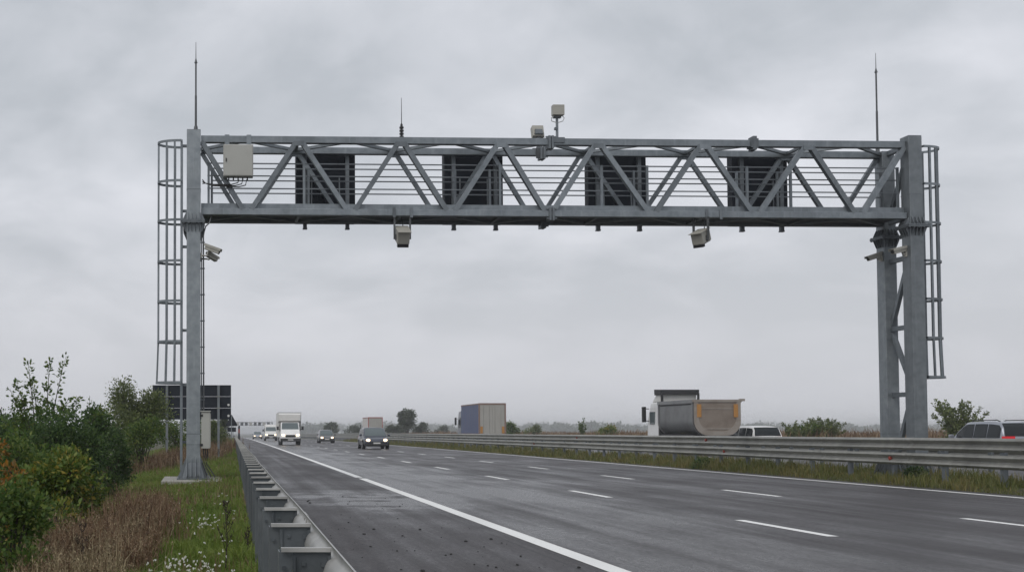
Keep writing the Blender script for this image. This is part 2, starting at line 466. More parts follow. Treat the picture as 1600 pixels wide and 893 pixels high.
# left guardrail with spacer brackets
gl = empty('guardrail', (0.3, -6, 0))
tag(gl, 'single beam steel guardrail on bracketed posts between grass verge and hard shoulder', 'guardrail')
X0 = -0.25
def loc(o, base):
    o.location = -Vector(base)
    return o
b = MB(); wbeam(b, 0.468, 1, 0.595, -6, 520, wob=0.008, t=0.003, WP=WPL)
loc(b.build('beam', M['rail_left'], gl, smooth=35), gl.location)
PS = 1.38
Ymin = 5.36 - 8 * PS
def rail_post(pm, sm, y):
    z = dip(y)
    g0 = gz(0.2, y) - 0.25
    t = 0.006
    # C section post
    pm.span(0.226, 0.232, y - 0.06, y + 0.06, g0, z + 0.715)
    pm.span(0.232, 0.290, y - 0.06, y - 0.054, g0, z + 0.715)
    pm.span(0.232, 0.290, y + 0.054, y + 0.06, g0, z + 0.715)
    # spacer: web plate with stiffening lips
    sm.span(0.292, 0.478, y - 0.070, y - 0.064, z + 0.46, z + 0.728)
    sm.span(0.292, 0.306, y - 0.085, y - 0.0705, z + 0.46, z + 0.70)
    sm.span(0.462, 0.477, y - 0.085, y - 0.0705, z + 0.46, z + 0.70)
    for bx, bz in ((0.345, 0.66), (0.345, 0.54), (0.44, 0.655), (0.25, 0.64)):
        sm.box((bx, y - 0.074, z + bz), (0.019, 0.010, 0.019))
def rail_flange(fm, y):
    z = dip(y)
    fm.span(0.236, 0.480, y - 0.088, y - 0.050, z + 0.730, z + 0.738)
    fm.span(0.236, 0.475, y - 0.090, y - 0.084, z + 0.718, z + 0.7295)
for k in range(99):
    y = Ymin + PS * k
    pm, sm = MB(), MB()
    rail_post(pm, sm, y)
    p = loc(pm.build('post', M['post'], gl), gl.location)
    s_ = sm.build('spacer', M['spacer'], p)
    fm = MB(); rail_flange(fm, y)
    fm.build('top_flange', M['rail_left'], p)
pm, sm = MB(), MB()
for k in range(99, 330):
    y = Ymin + PS * k
    pm.span(0.226, 0.29, y - 0.06, y + 0.06, gz(0.2, y) - 0.2, dip(y) + 0.715)
    pm.span(0.292, 0.46, y - 0.088, y + 0.03, dip(y) + 0.45, dip(y) + 0.742)
tag(loc(pm.build('post_row', M['post'], gl), gl.location), kind='stuff')

# median guardrail: two beams, one above the other
gm = empty('guardrail', (17.1, -6, 0))
tag(gm, 'tall median guardrail with two stacked grey beams and red reflectors', 'guardrail')
b = MB(); wbeam(b, 17.06, -1, 0.985, -6, 600, wob=0.004)
loc(b.build('beam', M['rail'], gm, smooth=35), gm.location)
b = MB(); wbeam(b, 17.06, -1, 0.605, -6, 600, wob=0.004)
loc(b.build('beam', M['rail'], gm, smooth=35), gm.location)
Y0 = 17.05 * F / 1199.5
for k in range(-6, 90):
    y = Y0 + 2.0 * k
    b = MB(); z0, z1 = gz(17.1, y) - 0.25, dip(y) + 1.11
    b.span(17.066, 17.072, y - 0.06, y + 0.06, z0, z1)
    b.span(17.072, 17.160, y - 0.06, y - 0.054, z0, z1)
    b.span(17.072, 17.160, y + 0.054, y + 0.06, z0, z1)
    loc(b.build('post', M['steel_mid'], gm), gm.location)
b = MB()
for k in range(90, 290):
    y = Y0 + 2 * k
    b.span(17.066, 17.16, y - 0.06, y + 0.06, gz(17.1, y) - 0.2, dip(y) + 1.11)
tag(loc(b.build('post_row', M['steel_mid'], gm), gm.location), kind='stuff')
for px, zc in ((1101, 0.985), (1129, 0.605), (1387.5, 0.605), (900, 0.985), (833, 0.605)):
    y = 17.0 * F / (px - CX)
    b = MB()
    b.loft([[(17.06 + dx, y + 0.05 * s * math.cos(a), zc + 0.06 * s * math.sin(a)) for a in [i * math.pi / 5 for i in range(10)]] for dx, s in ((0.0, 1), (-0.05, 1), (-0.065, 0.6))])
    loc(b.build('reflector', M['red'], gm), gm.location)

gf = empty('guardrail', (19.5, -6, 0))
tag(gf, 'lower guardrail on the far side of the median, mostly hidden behind the stacked beams', 'guardrail')
b = MB(); wbeam(b, 19.55, 1, 0.62, -6, 600)
loc(b.build('beam', M['rail'], gf, smooth=35), gf.location)
for k in range(0, 70):
    y = 18 + 2.0 * k
    b = MB(); b.span(19.45, 19.54, y - 0.05, y + 0.05, gz(19.5, y) - 0.2, dip(y) + 0.77)
    loc(b.build('post', M['steel_mid'], gf), gf.location)

# ------------------------------------------------------------------ gantry
AL = R(1.72)
GO = Vector((-1.0, 28.0, 0.0))
du, dv = Vector((math.cos(AL), math.sin(AL), 0)), Vector((-math.sin(AL), math.cos(AL), 0))
def G(px, py, v=0.0):
    """gantry-local (u, z) of a pixel lying in the vertical plane v metres behind the front truss"""
    d = ray(px, py)
    o = Vector((0, 0, CAMZ)) - GO - dv * v
    t = -o.dot(dv) / d.dot(dv)
    p = Vector((0, 0, CAMZ)) + d * t - GO
    return p.dot(du), p.z
def U(px, py=270, v=0.0):
    return G(px, py, v)[0]
def Z(py, px=800, v=0.0):
    return G(px, py, v)[1]
def gworld(u, v, z):
    return GO + du * u + dv * v + Vector((0, 0, z))

gan = empty('overhead_gantry', GO, AL)
tag(gan, 'large galvanised lattice truss gantry spanning the carriageway on square steel columns', 'gantry')
st, sc = M['steel'], M['steel_col']
VR = 1.08                                   # depth of the truss
zT0, zT1 = Z(223.8, 380), Z(213.2, 380)
zB0, zB1 = Z(336.2, 380), Z(326.2, 380)
uL, uR = 0.19, U(1413, 270)
uC = (U(1413, 260) + U(1434.5, 260)) / 2
cw = 0.36
print('gantry', zT0, zT1, zB0, zB1, uR, uC)

def part(mb, name, mat=st, par=gan, **k):
    return mb.build(name, mat, par, **k)

for v in (0.0, VR):
    w = 0.16
    part(MB().span(uL, uR, v - w / 2, v + w / 2, zT0, zT1), 'top_chord', bevel=0.01)
    part(MB().span(uL, uR, v - w / 2, v + w / 2, zB0, zB1), 'bottom_chord', bevel=0.01)
    off = 0.05 if v == 0 else -0.05
    part(MB().span(uL, uR, v + off - 0.012, v + off + 0.012, zB1 + 0.003, zB1 + 0.15), 'toe_board')
# deck
mb = MB()
mb.span(uL, uR, 0.085, VR - 0.085, zB0 + 0.07, zB0 + 0.10)
part(mb, 'walkway_deck', M['steel_dark'])
# nodes
top_px = [313, 467, 626, 782, 933.5, 1098, 1260.5, 1417]
bot_px = [386, 548, 704, 857, 1017.5, 1180, 1340]
ut = [U(p, 228) for p in top_px]; ub = [U(p, 326) for p in bot_px]
ut[0] = uL; ut[-1] = uR
zn0, zn1 = zB1 - 0.02, zT0 + 0.02
for v, s in ((-0.02, 0.125), (VR + 0.02, 0.105)):
    for i in range(7):
        e = 0.085
        a0 = ut[i] + (e if i else 0.02)
        part(MB().bar((a0, v, zn1), (ub[i] - e * 1.3, v, zn0), s, s, (0, 1, 0)), 'diagonal')
        a1 = ut[i + 1] - (e if i < 6 else 0.02)
        part(MB().bar((ub[i] + e * 1.3, v, zn0), (a1, v, zn1), s, s, (0, 1, 0)), 'diagonal')
    for u in ut[1:-1]:
        part(MB().span(u - 0.13, u + 0.13, v - 0.012 - s / 2, v - s / 2 - 0.002, zT0 - 0.08, zT0 + 0.05), 'gusset_plate')
# plan bracing and cross struts, top and bottom
for zc in ((zT0 + zT1) / 2, zB0 + 0.035):
    for i in range(7):
        part(MB().bar((ut[i], VR - 0.08, zc), (ub[i], 0.08, zc), 0.075), 'plan_brace')
        part(MB().bar((ub[i], 0.08, zc), (ut[i + 1], VR - 0.08, zc), 0.075), 'plan_brace')
    for i in range(1, 7):
        part(MB().bar((ut[i], 0.08, zc), (ut[i], VR - 0.08, zc), 0.07), 'cross_strut')
# handrails
for v, yy, px0, px1 in ((0.20, (255.4, 274.7, 294.4), 324, 1404), (VR - 0.20, (263.3, 282.3, 302.0), 330, 1379)):
    u0, u1 = U(px0, 270, v), U(px1, 270, v)
    zs = [Z(y, 380, v) for y in yy]
    for z in zs:
        part(MB().bar((u0, v, z), (u1, v, z), 0.028), 'handrail', M['steel_mid'])
    pp = [326, 475, 781, 940, 1011, 1167, 1235, 1402] if v < 0.5 else [331, 482, 711, 765, 990, 1151, 1214, 1376]
    for p in pp:
        u = U(p, 280, v)
        part(MB().span(u - 0.03, u + 0.03, v - 0.025, v + 0.025, zB1 + 0.0, zs[0] + 0.02), 'handrail_post')
# splices and clamps
for px, v in ((859, 0.0), (846, VR)):
    u = U(px, 225, v)
    for z0, z1 in ((zT0, zT1), (zB0, zB1)):
        mb = MB()
        mb.span(u - 0.07, u - 0.012, v - 0.13, v + 0.13, z0 - 0.10, z1 + 0.06)
        mb.span(u + 0.012, u + 0.07, v - 0.13, v + 0.13, z0 - 0.10, z1 + 0.06)
        for dx in (-0.11, 0.11):
            for dz in (z0 - 0.05, z1 + 0.03):
                mb.box((u + dx, v - 0.10, dz), (0.06, 0.03, 0.03))
        part(mb, 'splice_joint', M['steel_mid'])
u = U(1176, 225)
mb = MB(); mb.span(u - 0.10, u + 0.10, -0.12, 0.12, zT0 - 0.03, zT1 + 0.03); mb.span(u - 0.05, u + 0.05, -0.13, 0.13, zT0 - 0.09, zT1 + 0.09)
part(mb, 'splice_joint', M['steel_mid'])

# columns
def column(u, v, ztop, zflange, base_z, w):
    o = part(MB().span(u - w / 2, u + w / 2, v - w / 2, v + w / 2, base_z, ztop), 'column', sc, bevel=0.015)
    part(MB().span(u - w / 2 + 0.004, u + w / 2 - 0.004, v - w / 2 + 0.004, v + w / 2 - 0.004, ztop + 0.001, ztop + 0.012), 'cap', sc, o)
    for zb_ in (0.95, 1.22, ztop - 1.55):
        part(MB().span(u - w / 2 - 0.004, u + w / 2 + 0.004, v - w / 2 - 0.004, v + w / 2 + 0.004, zb_, zb_ + 0.018), 'weld_seam', M['steel_mid'], o)
    mb = MB()
    r = w / 2 + 0.11
    mb.span(u - r, u + r, v - r, v + r, zflange - 0.035, zflange - 0.004)
    mb.span(u - r, u + r, v - r, v + r, zflange + 0.004, zflange + 0.035)
    for sgn, h in ((1, 0.20), (-1, 0.22)):
        for ax in range(4):
            for k in (-0.4, -0.13, 0.13, 0.4):
                t = k * w
                zb = zflange + sgn * 0.036
                pr = [(0, 0), (0.105, 0), (0.105, 0.02), (0.02, h), (0, h)]
                rings = []
                for th in (-0.007, 0.007):
                    ring = []
                    for d, z in pr:
                        a, b2 = w / 2 + 0.001 + d, t + th
                        x, y = ((a, b2), (-a, b2), (b2, a), (b2, -a))[ax]
                        ring.append((u + x, v + y, zb + sgn * z))
                    rings.append(ring)
                mb.loft(rings)
    for ax in range(12):
        a = ax / 12 * 2 * math.pi
    for kx in (-1, -0.5, 0, 0.5, 1):
        for sy in (-1, 1):
            mb.box((u + kx * (r - 0.035), v + sy * (r - 0.03), zflange), (0.04, 0.04, 0.11))
    part(mb, 'splice_flange', M['steel_mid'], o)
    mb = MB()
    mb.span(u - 0.42, u + 0.42, v - 0.40, v + 0.40, base_z - 0.02, base_z + 0.02)
    for ax in range(4):
        for k in (-0.47, -0.16, 0.16, 0.47):
            t = k * w
            rings = []
            for th in (-0.008, 0.008):
                ring = []
                for d, z in [(0, 0.02), (0.20, 0.02), (0.20, 0.07), (0.0, 0.56)]:
                    a, b2 = w / 2 + 0.001 + d, t + th
                    x, y = ((a, b2), (-a, b2), (b2, a), (b2, -a))[ax]
                    ring.append((u + x, v + y, base_z + z))
                rings.append(ring)
            mb.loft(rings)
    # sloped skirt between the ribs
    def sq(h, z):
        return [(u - h, v - h, z), (u + h, v - h, z), (u + h, v + h, z), (u - h, v + h, z)]
    mb.loft([sq(w / 2 + 0.10, base_z + 0.021), sq(w / 2 + 0.09, base_z + 0.06), sq(w / 2 + 0.004, base_z + 0.40)])
    for kx in (-1, -0.33, 0.33, 1):
        for sy in (-1, 1):
            mb.tube([(u + kx * 0.36, v + sy * 0.35, base_z - 0.01), (u + kx * 0.36, v + sy * 0.35, base_z + 0.09)], 0.022, 6)
    part(mb, 'base_plate', M['steel_mid'], o)
    return o
zf = Z(348, 305)
zcT = Z(205.5, 303)
baseL = 0.09
column(0.0, 0.0, zcT, zf, baseL, cw)
column(0.0, VR, zT1 + 0.06, zf, baseL, cw * 0.96)
column(uC, 0.0, zcT, zf, baseL, cw)
uCr = (U(1378, 300, VR) + U(1398, 300, VR)) / 2
column(uC - 0.02, VR, zT1 - 0.02, zf - 0.12, baseL, cw * 0.96)
# bracing between the legs of each side frame
for u in (0.0, uC - 0.01):
    zz = [Z(y, 1415, 0.5) for y in (405, 512, 616, 690)]
    v0, v1 = cw / 2, VR - cw / 2
    for z in zz[:3]:
        part(MB().bar((u, v0, z), (u, v1, z), 0.10, 0.12), 'leg_strut')
    part(MB().bar((u, v1, zz[1] + 0.10), (u, v0, zz[0] - 0.10), 0.10), 'leg_brace')
    part(MB().bar((u, v1, zz[1] - 0.10), (u, v0, zz[2] + 0.3), 0.10), 'leg_brace')
    part(MB().bar((u, v1, baseL + 0.3), (u, v0, zz[2] - 0.1), 0.10), 'leg_brace')
    part(MB().bar((u, v1, zB1 + 0.05), (u, v0, zT0 - 0.2), 0.10), 'leg_brace')
    part(MB().bar((u, v0, zT1 - 0.08), (u, v1, zT1 - 0.08), 0.12), 'leg_strut')
    part(MB().bar((u, v0, zB0 + 0.08), (u, v1, zB0 + 0.08), 0.12), 'leg_strut')

# plinths
def plinth(u, label):
    p = gworld(u, 0, 0)
    o = empty('concrete_plinth', (p.x, p.y, 0), AL)
    tag(o, label, 'plinth', 'concrete plinths under the gantry columns')
    mb = MB()
    mb.span(-0.80, 0.76, -0.80, VR + 0.75, -0.6, 0.065)
    mb.build('block', M['concrete'], o, bevel=0.02)
    mb = MB(); mb.span(-0.5, 0.5, -0.47, VR + 0.47, 0.0651, 0.072); mb.build('grout_bed', M['concrete'], o)
plinth(0, 'low concrete plinth in the grass beside the single beam guardrail')
plinth(uC, 'concrete plinth in the median, mostly hidden behind the stacked beams')

# caged ladders
def ladder(px_st, sgn, hoop_y, px_ref, zbot, label, base_gap):
    uu = U(px_st, 400)
    p = gworld(uu, 0, 0)
    o = empty('caged_ladder', (p.x, p.y, zbot), AL)
    tag(o, label, 'ladder', 'caged ladders on the gantry columns')
    v0, v1 = 0.02, 0.47
    zt = Z(218, px_ref)
    z_of = lambda z: z - zbot
    for v in (v0, v1):
        MB().span(-0.03, 0.03, v - 0.02, v + 0.02, 0, z_of(zt)).build('stile', st, o)
    nr = int((zt - zbot - 0.3) / 0.28)
    for k in range(nr):
        z = 0.25 + 0.28 * k
        MB().bar((0, v0, z), (0, v1, z), 0.028).build('rung', st, o)
    zs = [Z(y, px_ref) for y in hoop_y]
    rad, cyv = 0.62, (v0 + v1) / 2
    def hp(a, w=1.0):       # a from 0..pi around the outer side
        return (-sgn * -1 * 0 + sgn * rad * w * math.sin(a), cyv - (0.36 * w) * math.cos(a))
    for i, z in enumerate(zs):
        w = 1.06 if i == len(zs) - 1 else 1.0
        pts = [(0, v0 if True else 0)] + [hp(a, w) for a in [math.pi * k / 14 for k in range(15)]] + [(0, v1)]
        mb = MB()
        rings = []
        for (x, y) in pts:
            d = Vector((x, y - cyv, 0)); d = d.normalized() * 0.012 if d.length > 0.02 else Vector((0, 0.01, 0))
            zz = z_of(z)
            rings.append([(x - d.x, y - d.y, zz - 0.03), (x + d.x, y + d.y, zz - 0.03), (x + d.x, y + d.y, zz + 0.03), (x - d.x, y - d.y, zz + 0.03)])
        mb.loft(rings)
        mb.build('cage_hoop', st, o)
    for a in (R(17), R(40), R(90), R(140), R(163)):
        x, y = hp(a, 0.97)
        x2, y2 = hp(a, 1.03)
        MB().bar((x, y, z_of(zs[0])), (x, y, z_of(zs[-2])), 0.05, 0.05).build('cage_bar', st, o)
        MB().bar((x, y, z_of(zs[-2])), (x2, y2, z_of(zs[-1])), 0.045, 0.045).build('cage_bar', st, o)
    for y in base_gap:
        z = z_of(Z(y, px_ref))
        inner = abs(uu - (0 if sgn < 0 else uC)) - cw / 2
        MB().bar((0.0, v0 + 0.12, z), (-sgn * inner, v0 + 0.12, z), 0.05, 0.07).build('wall_bracket', st, o)
ladder(283.5, -1, (221, 283, 344, 407.5, 470, 533, 597), 283, 0.30, 'caged ladder on the outside of the column nearest the green verge', (226, 328, 384, 515, 600, 690))
ladder(1442, 1, (230, 288, 348, 407.6, 467, 527.6, 588.5), 1445, Z(592, 1445), 'caged ladder on the outer side of the median column pair', (232, 330, 420, 530))

# lane sign boxes behind the truss
sign_info = [(462, 554, 'first dark lane sign seen from behind, in the truss bay beside the hung cabinet'),
             (693, 784, 'dark lane sign seen from behind, between the short aerial and the squat floodlight unit'),
             (917, 1007, 'dark lane sign seen from behind, just beyond the square unit on a pole'),
             (1141, 1227, 'last dark lane sign seen from behind, the one nearest the median columns')]
for px0, px1, lab in sign_info:
    vs = VR + 0.34
    u0, u1 = U(px0, 280, vs), U(px1, 280, vs)
    z0, z1 = zB0 + 0.08, zT1 - 0.02
    p = gworld((u0 + u1) / 2, vs, z0)
    o = empty('lane_sign', p, AL)
    tag(o, lab, 'sign', 'dark lane signs on the gantry')
    w = (u1 - u0) / 2; h = z1 - z0
    mb = MB(); mb.span(-w, w, -0.10, 0.18, 0, h)
    for k in range(1, 3):
        mb.span(-w + 0.02, w - 0.02, -0.1035, -0.1005, h * k / 3 - 0.006, h * k / 3 + 0.006)
    mb.build('housing', M['navy'], o, bevel=0.008)
    MB().span(-w + 0.06, w - 0.06, 0.181, 0.19, 0.06, h - 0.06).build('display', M['black'], o)
    for f in (-0.71, 0.72):
        x = f * w
        mb = MB(); mb.span(x - 0.05, x + 0.05, -0.215, -0.115, -0.20, h + 0.04)
        mb.span(x - 0.06, x + 0.06, -0.218, -0.112, -0.205, -0.17)
        mb.build('support_post', M['steel_mid'], o)
    for x in (-0.48 * w, 0.46 * w):
        MB().bar((x, -0.13, 0.35), (x, -0.13, h * 0.62), 0.035).build('cable_duct', M['steel_mid'], o)

# ------------------------------------------------------------------ things fixed to the gantry
# hung control cabinet
u0, z1 = G(349, 226.5, -0.25); u1, z0 = G(395.5, 276.5, -0.25)
p = gworld((u0 + u1) / 2, -0.23, z0)
o = empty('control_cabinet', p, AL)
tag(o, 'square beige control cabinet hung on the top chord near the end of the truss', 'cabinet')
w, h = (u1 - u0) / 2, z1 - z0
MB().span(-w, w, -0.10, 0.14, 0, h).build('case', M['cabinet'], o, bevel=0.012)
MB().span(-w + 0.02, w - 0.02, -0.115, -0.101, 0.02, h - 0.02).build('door', M['cabinet'], o, bevel=0.006)
MB().span(-w + 0.06, -w + 0.085, -0.135, -0.116, h * 0.45, h * 0.56).build('handle', M['black'], o)
for x in (-w + 0.10, w - 0.10):
    mb = MB(); mb.span(x - 0.06, x + 0.06, 0.1405, 0.1505, h - 0.15, zT1 - z0 + 0.01); mb.span(x - 0.06, x + 0.06, 0.1405, 0.33, zT1 - z0 + 0.011, zT1 - z0 + 0.022)
    mb.build('hanger_strap', st, o)
mb = MB()
for k in range(5):
    x = -w + 0.14 + 0.12 * k
    mb.tube([(x, 0.02, -0.001), (x, 0.02, -0.07)], 0.018, 6)
mb.build('cable_gland', M['black'], o)
mb = MB()
for k in range(3):
    x = 0.02 + 0.1 * k
    mb.tube([(x, 0.02, -0.06), (x - 0.03, 0.03, -0.14 - 0.03 * k), (x - 0.2, 0.06, -0.18 - 0.03 * k), (-w - 0.25, 0.1, -0.17 - 0.02 * k), (-w - 0.46, 0.2, -0.12), (-0.92, 0.23, -0.02 - 0.05 * k)], 0.014, 6)
mb.build('cable', M['black'], o)

# lower cabinet on the column
u0, z1 = G(314, 643, 0.0); u1, z0 = G(328, 700, 0.0)
p = gworld((u0 + u1) / 2, 0.0, z0)
o = empty('column_cabinet', p, AL)
tag(o, 'narrow grey service cabinet fixed low on the column above the concrete plinth', 'cabinet')
w, h = (u1 - u0) / 2, z1 - z0
MB().span(-w + 0.01, w, -0.2, 0.2, 0, h).build('case', M['cabinet'], o, bevel=0.01)
MB().span(-w - 0.02, w + 0.02, -0.23, 0.22, h + 0.001, h + 0.025).build('rain_hood', M['cabinet'], o, bevel=0.005)
MB().span(w + 0.001, w + 0.02, -0.18, 0.18, 0.03, h - 0.03).build('door', M['cabinet'], o)
mb = MB()
for z in (h * 0.1, h * 0.9):
    mb.span(-w - 0.02, -w + 0.05, -0.215, -0.201, z - 0.03, z + 0.03)
mb.build('hinge', M['black'], o)
mb = MB()
for k in range(3):
    x = -w + 0.06 + 0.05 * k
    mb.tube([(x, -0.1 + 0.05 * k, -0.001), (x + 0.02, -0.12 + 0.05 * k, -0.22), (x - 0.02, -0.18 + 0.03 * k, -0.38), (x + 0.10 + 0.05 * k, -0.3, 0.14 - z0)], 0.016, 6)
mb.build('cable', M['black'], o)
# conduits
o = empty('conduit', gworld(0.26, -0.05, z1), AL)
tag(o, 'thin dark conduit running down the column into the narrow service cabinet', 'conduit')
L = zf - z1 - 0.15
mb = MB(); mb.tube([(0, 0, 0), (0, 0, L * 0.5), (-0.01, 0, L - 0.2), (0.05, 0, L + 0.05), (0.14, 0.02, L + 0.14), (0.22, 0.1, zB0 - z1 + 0.05)], 0.02, 6); mb.build('pipe', M['steel_dark'], o)
mb = MB(); mb.tube([(-0.055, 0.03, 0), (-0.055, 0.03, L)], 0.014, 6); mb.build('pipe', M['steel_dark'], o)
mb = MB()
for k in range(7):
    mb.span(-0.085, 0.03, 0.015, 0.05, 0.3 + k * L / 7, 0.33 + k * L / 7)
mb.build('pipe_clip', M['steel_mid'], o)

# bullet cameras
def bullet(wp, direction, L, s, arm, label):
    """wp: world middle of the housing; direction the lens points to; arm: world point of the wall mount"""
    d = Vector(direction).normalized()
    o = empty('surveillance_camera', wp)
    tag(o, label, 'camera', 'surveillance cameras on the gantry columns')
    x = d.cross(Vector((0, 0, 1))).normalized(); z = x.cross(d)
    m = Matrix((x, d, z)).transposed()
    MB().box((0, 0, 0), (s, L * 0.86, s), m).build('housing', M['camera'], o, bevel=0.012)
    mb = MB(); mb.box(z * (s * 0.60), (s * 1.25, L, 0.012), m)
    for sg in (-1, 1):
        mb.box(z * (s * 0.36) + x * sg * s * 0.62, (0.010, L, s * 0.46), m)
    mb.build('sun_shield', M['camera'], o)
    mb = MB(); mb.tube([d * (L * 0.43), d * (L * 0.46)], s * 0.36, 12); mb.build('lens', M['black'], o)
    a = Vector(arm) - Vector(wp)
    mb = MB(); mb.tube([-z * s * 0.55 - d * L * 0.15, -z * (s * 0.9) - d * L * 0.2, Vector((a.x * 0.5, a.y * 0.5, a.z)), a], 0.022, 6)
    mb.box(a, (0.03, 0.11, 0.13), Matrix.Rotation(AL, 3, 'Z'))
    mb.build('bracket', M['camera'], o)
Yl = GO.y
q = at(332, 389.5, Yl - 0.1); bullet(q, (0.88, -0.2, -0.35), 0.46, 0.13, gworld(cw / 2 + 0.014, -0.1, q.z - 0.16), 'bullet camera on the verge side column, the higher of the two one above the other')
q = at(331.5, 401.5, Yl + 0.12); bullet(q, (0.75, 0.6, -0.38), 0.36, 0.12, gworld(cw / 2 + 0.014, 0.08, q.z - 0.05), 'bullet camera tucked just below another one on the verge side column')
YrR = gworld(uC, VR, 0).y; YrF = gworld(uC, 0, 0).y
q = at(1366, 401, YrR - 0.05); bullet(q, (-0.9, -0.1, -0.30), 0.46, 0.12, gworld(uC - 0.02 - cw * 0.48 - 0.014, VR - 0.05, q.z - 0.06), 'bullet camera on the rear median column, sticking out over the road')
q = at(1405, 391, YrF - 0.02); bullet(q, (-0.9, -0.25, -0.22), 0.52, 0.13, gworld(uC - cw / 2 - 0.014, 0.02, q.z - 0.10), 'bullet camera on the front median column, overlapping the rear column behind it')

# hanging units under the bottom chord
def hanging(px, py0, py1, v, rot, tilt, w, label):
    u, z1 = G(px, py0, v); _, z0 = G(px, py1, v)
    o = empty('traffic_detector', gworld(u, v, (z0 + z1) / 2), AL + rot)
    tag(o, label, 'detector', 'traffic detectors hung under the gantry')
    h = (z1 - z0)
    m = Matrix.Rotation(tilt, 3, 'X')
    MB().box((0, 0, 0.0), (w, 0.46, h * 0.70), m).build('housing', M['camera'], o, bevel=0.012)
    mb = MB(); mb.box(m @ Vector((0, -0.03, h * 0.36)), (w * 1.1, 0.56, 0.014), m); mb.build('sun_shield', M['camera'], o)
    mb = MB(); mb.box(m @ Vector((0, 0.0, -h * 0.36)), (w * 0.86, 0.42, 0.03), m); mb.box(m @ Vector((0, -0.19, -h * 0.44)), (w * 0.9, 0.10, h * 0.16), m); mb.build('window', M['black'], o)
    top = zB0 - (z0 + z1) / 2 - 0.004
    for sg in (-1, 1):
        mb = MB(); x = sg * (w / 2 + 0.045)
        mb.span(x - 0.02, x + 0.02, -0.03, 0.03, -0.10, top)
        mb.span(x - 0.02 if sg > 0 else x - 0.02, x + 0.02, -0.05, 0.05, top - 0.03, top - 0.001)
        mb.span(sg * (w / 2 + 0.002), sg * (w / 2 + 0.024), -0.05, 0.05, -0.12, 0.02)
        mb.build('bracket', M['steel_dark'], o)
    mb = MB(); mb.tube([(0.02, 0.1, h * 0.34), (0.04, 0.12, h * 0.6), (0.0, 0.1, top)], 0.012, 6); mb.build('cable', M['black'], o)
hanging(628.5, 353, 382, -0.02, 0.0, R(28), 0.32, 'boxy beige detector hung under the truss, facing straight down the road')
hanging(1095, 357, 383, -0.02, R(-52), R(22), 0.30, 'boxy beige detector hung under the truss, turned sideways and tilted')
for px in (615, 642, 1102, 1124):
    u = U(px, 335)
    mb = MB(); mb.span(u - 0.035, u + 0.035, -0.105, -0.082, zB0 - 0.05, zB1 + 0.05)
    part(mb, 'clamp_plate', M['steel_mid'])

# units on the top chord
u, z0 = G(871, 222.5, 0.0)
o = empty('radar_unit', gworld(u, 0.0, zT1), AL)
tag(o, 'square pale unit on a short pole standing above the top chord', 'radar')
zb = Z(181) - zT1; zt = Z(165) - zT1
w = (U(880, 170) - U(862, 170)) / 2
MB().span(-w, w, -0.14, 0.02, zb, zt).build('housing', M['camera'], o, bevel=0.01)
mb = MB(); mb.tube([(0, 0.02, -0.2), (0, 0.02, zb - 0.04)], 0.036, 8); mb.build('pole', M['steel_mid'], o)
mb = MB(); mb.span(-0.10, 0.10, -0.03, 0.07, zb - 0.045, zb - 0.002); mb.span(-0.16, 0.16, -0.11, -0.081, -0.12, 0.02); mb.span(-0.16, 0.16, 0.09, 0.12, -0.12, 0.02)
mb.build('clamp', M['steel_mid'], o)
mb = MB()
for sg in (-1, 1):
    mb.tube([(sg * 0.10, -0.08, zb), (sg * 0.17, -0.05, zb - 0.06), (sg * 0.15, 0, zb - 0.13), (sg * 0.02, 0.0, zb - 0.17)], 0.010, 6)
mb.build('cable', M['cabinet'], o)
mb = MB(); mb.box((-0.05, 0.0, zb * 0.45), (0.05, 0.08, 0.06)); mb.build('cable_clip', M['steel_mid'], o)

u, z0 = G(841, 238, VR)
o = empty('floodlight', gworld(u, VR, zT1), AL)
tag(o, 'squat pale floodlight like unit tilted on a bracket behind the top chord', 'light')
zb = Z(216, 839, VR) - zT1; zt = Z(195.5, 839, VR) - zT1
mt = Matrix.Rotation(R(-18), 3, 'X')
zc = (zb + zt) / 2
MB().box((0, 0.06, zc), (0.31, 0.18, zt - zb - 0.03), mt).build('housing', M['camera'], o, bevel=0.012)
mb = MB(); mb.box(Vector((0, -0.06, zc - 0.02)), (0.20, 0.06, 0.14), mt); mb.box((0, -0.08, zc - 0.07), (0.24, 0.05, 0.03)); mb.build('back_box', M['steel_mid'], o)
mb = MB(); mb.tube([(0, 0.0, -0.22), (0, 0.0, zb + 0.12)], 0.05, 8); mb.span(-0.16, 0.16, -0.04, 0.04, 0.004, 0.03); mb.span(-0.09, 0.09, -0.12, -0.082, -0.26, 0.02); mb.build('bracket', M['steel_dark'], o)
mb = MB()
for sg in (-1, 1):
    mb.tube([(sg * 0.15, 0.0, zc), (sg * 0.165, 0, zb), (sg * 0.10, 0, zb - 0.08), (0, 0, zb - 0.06)], 0.012, 6)
mb.build('yoke', M['camera'], o)

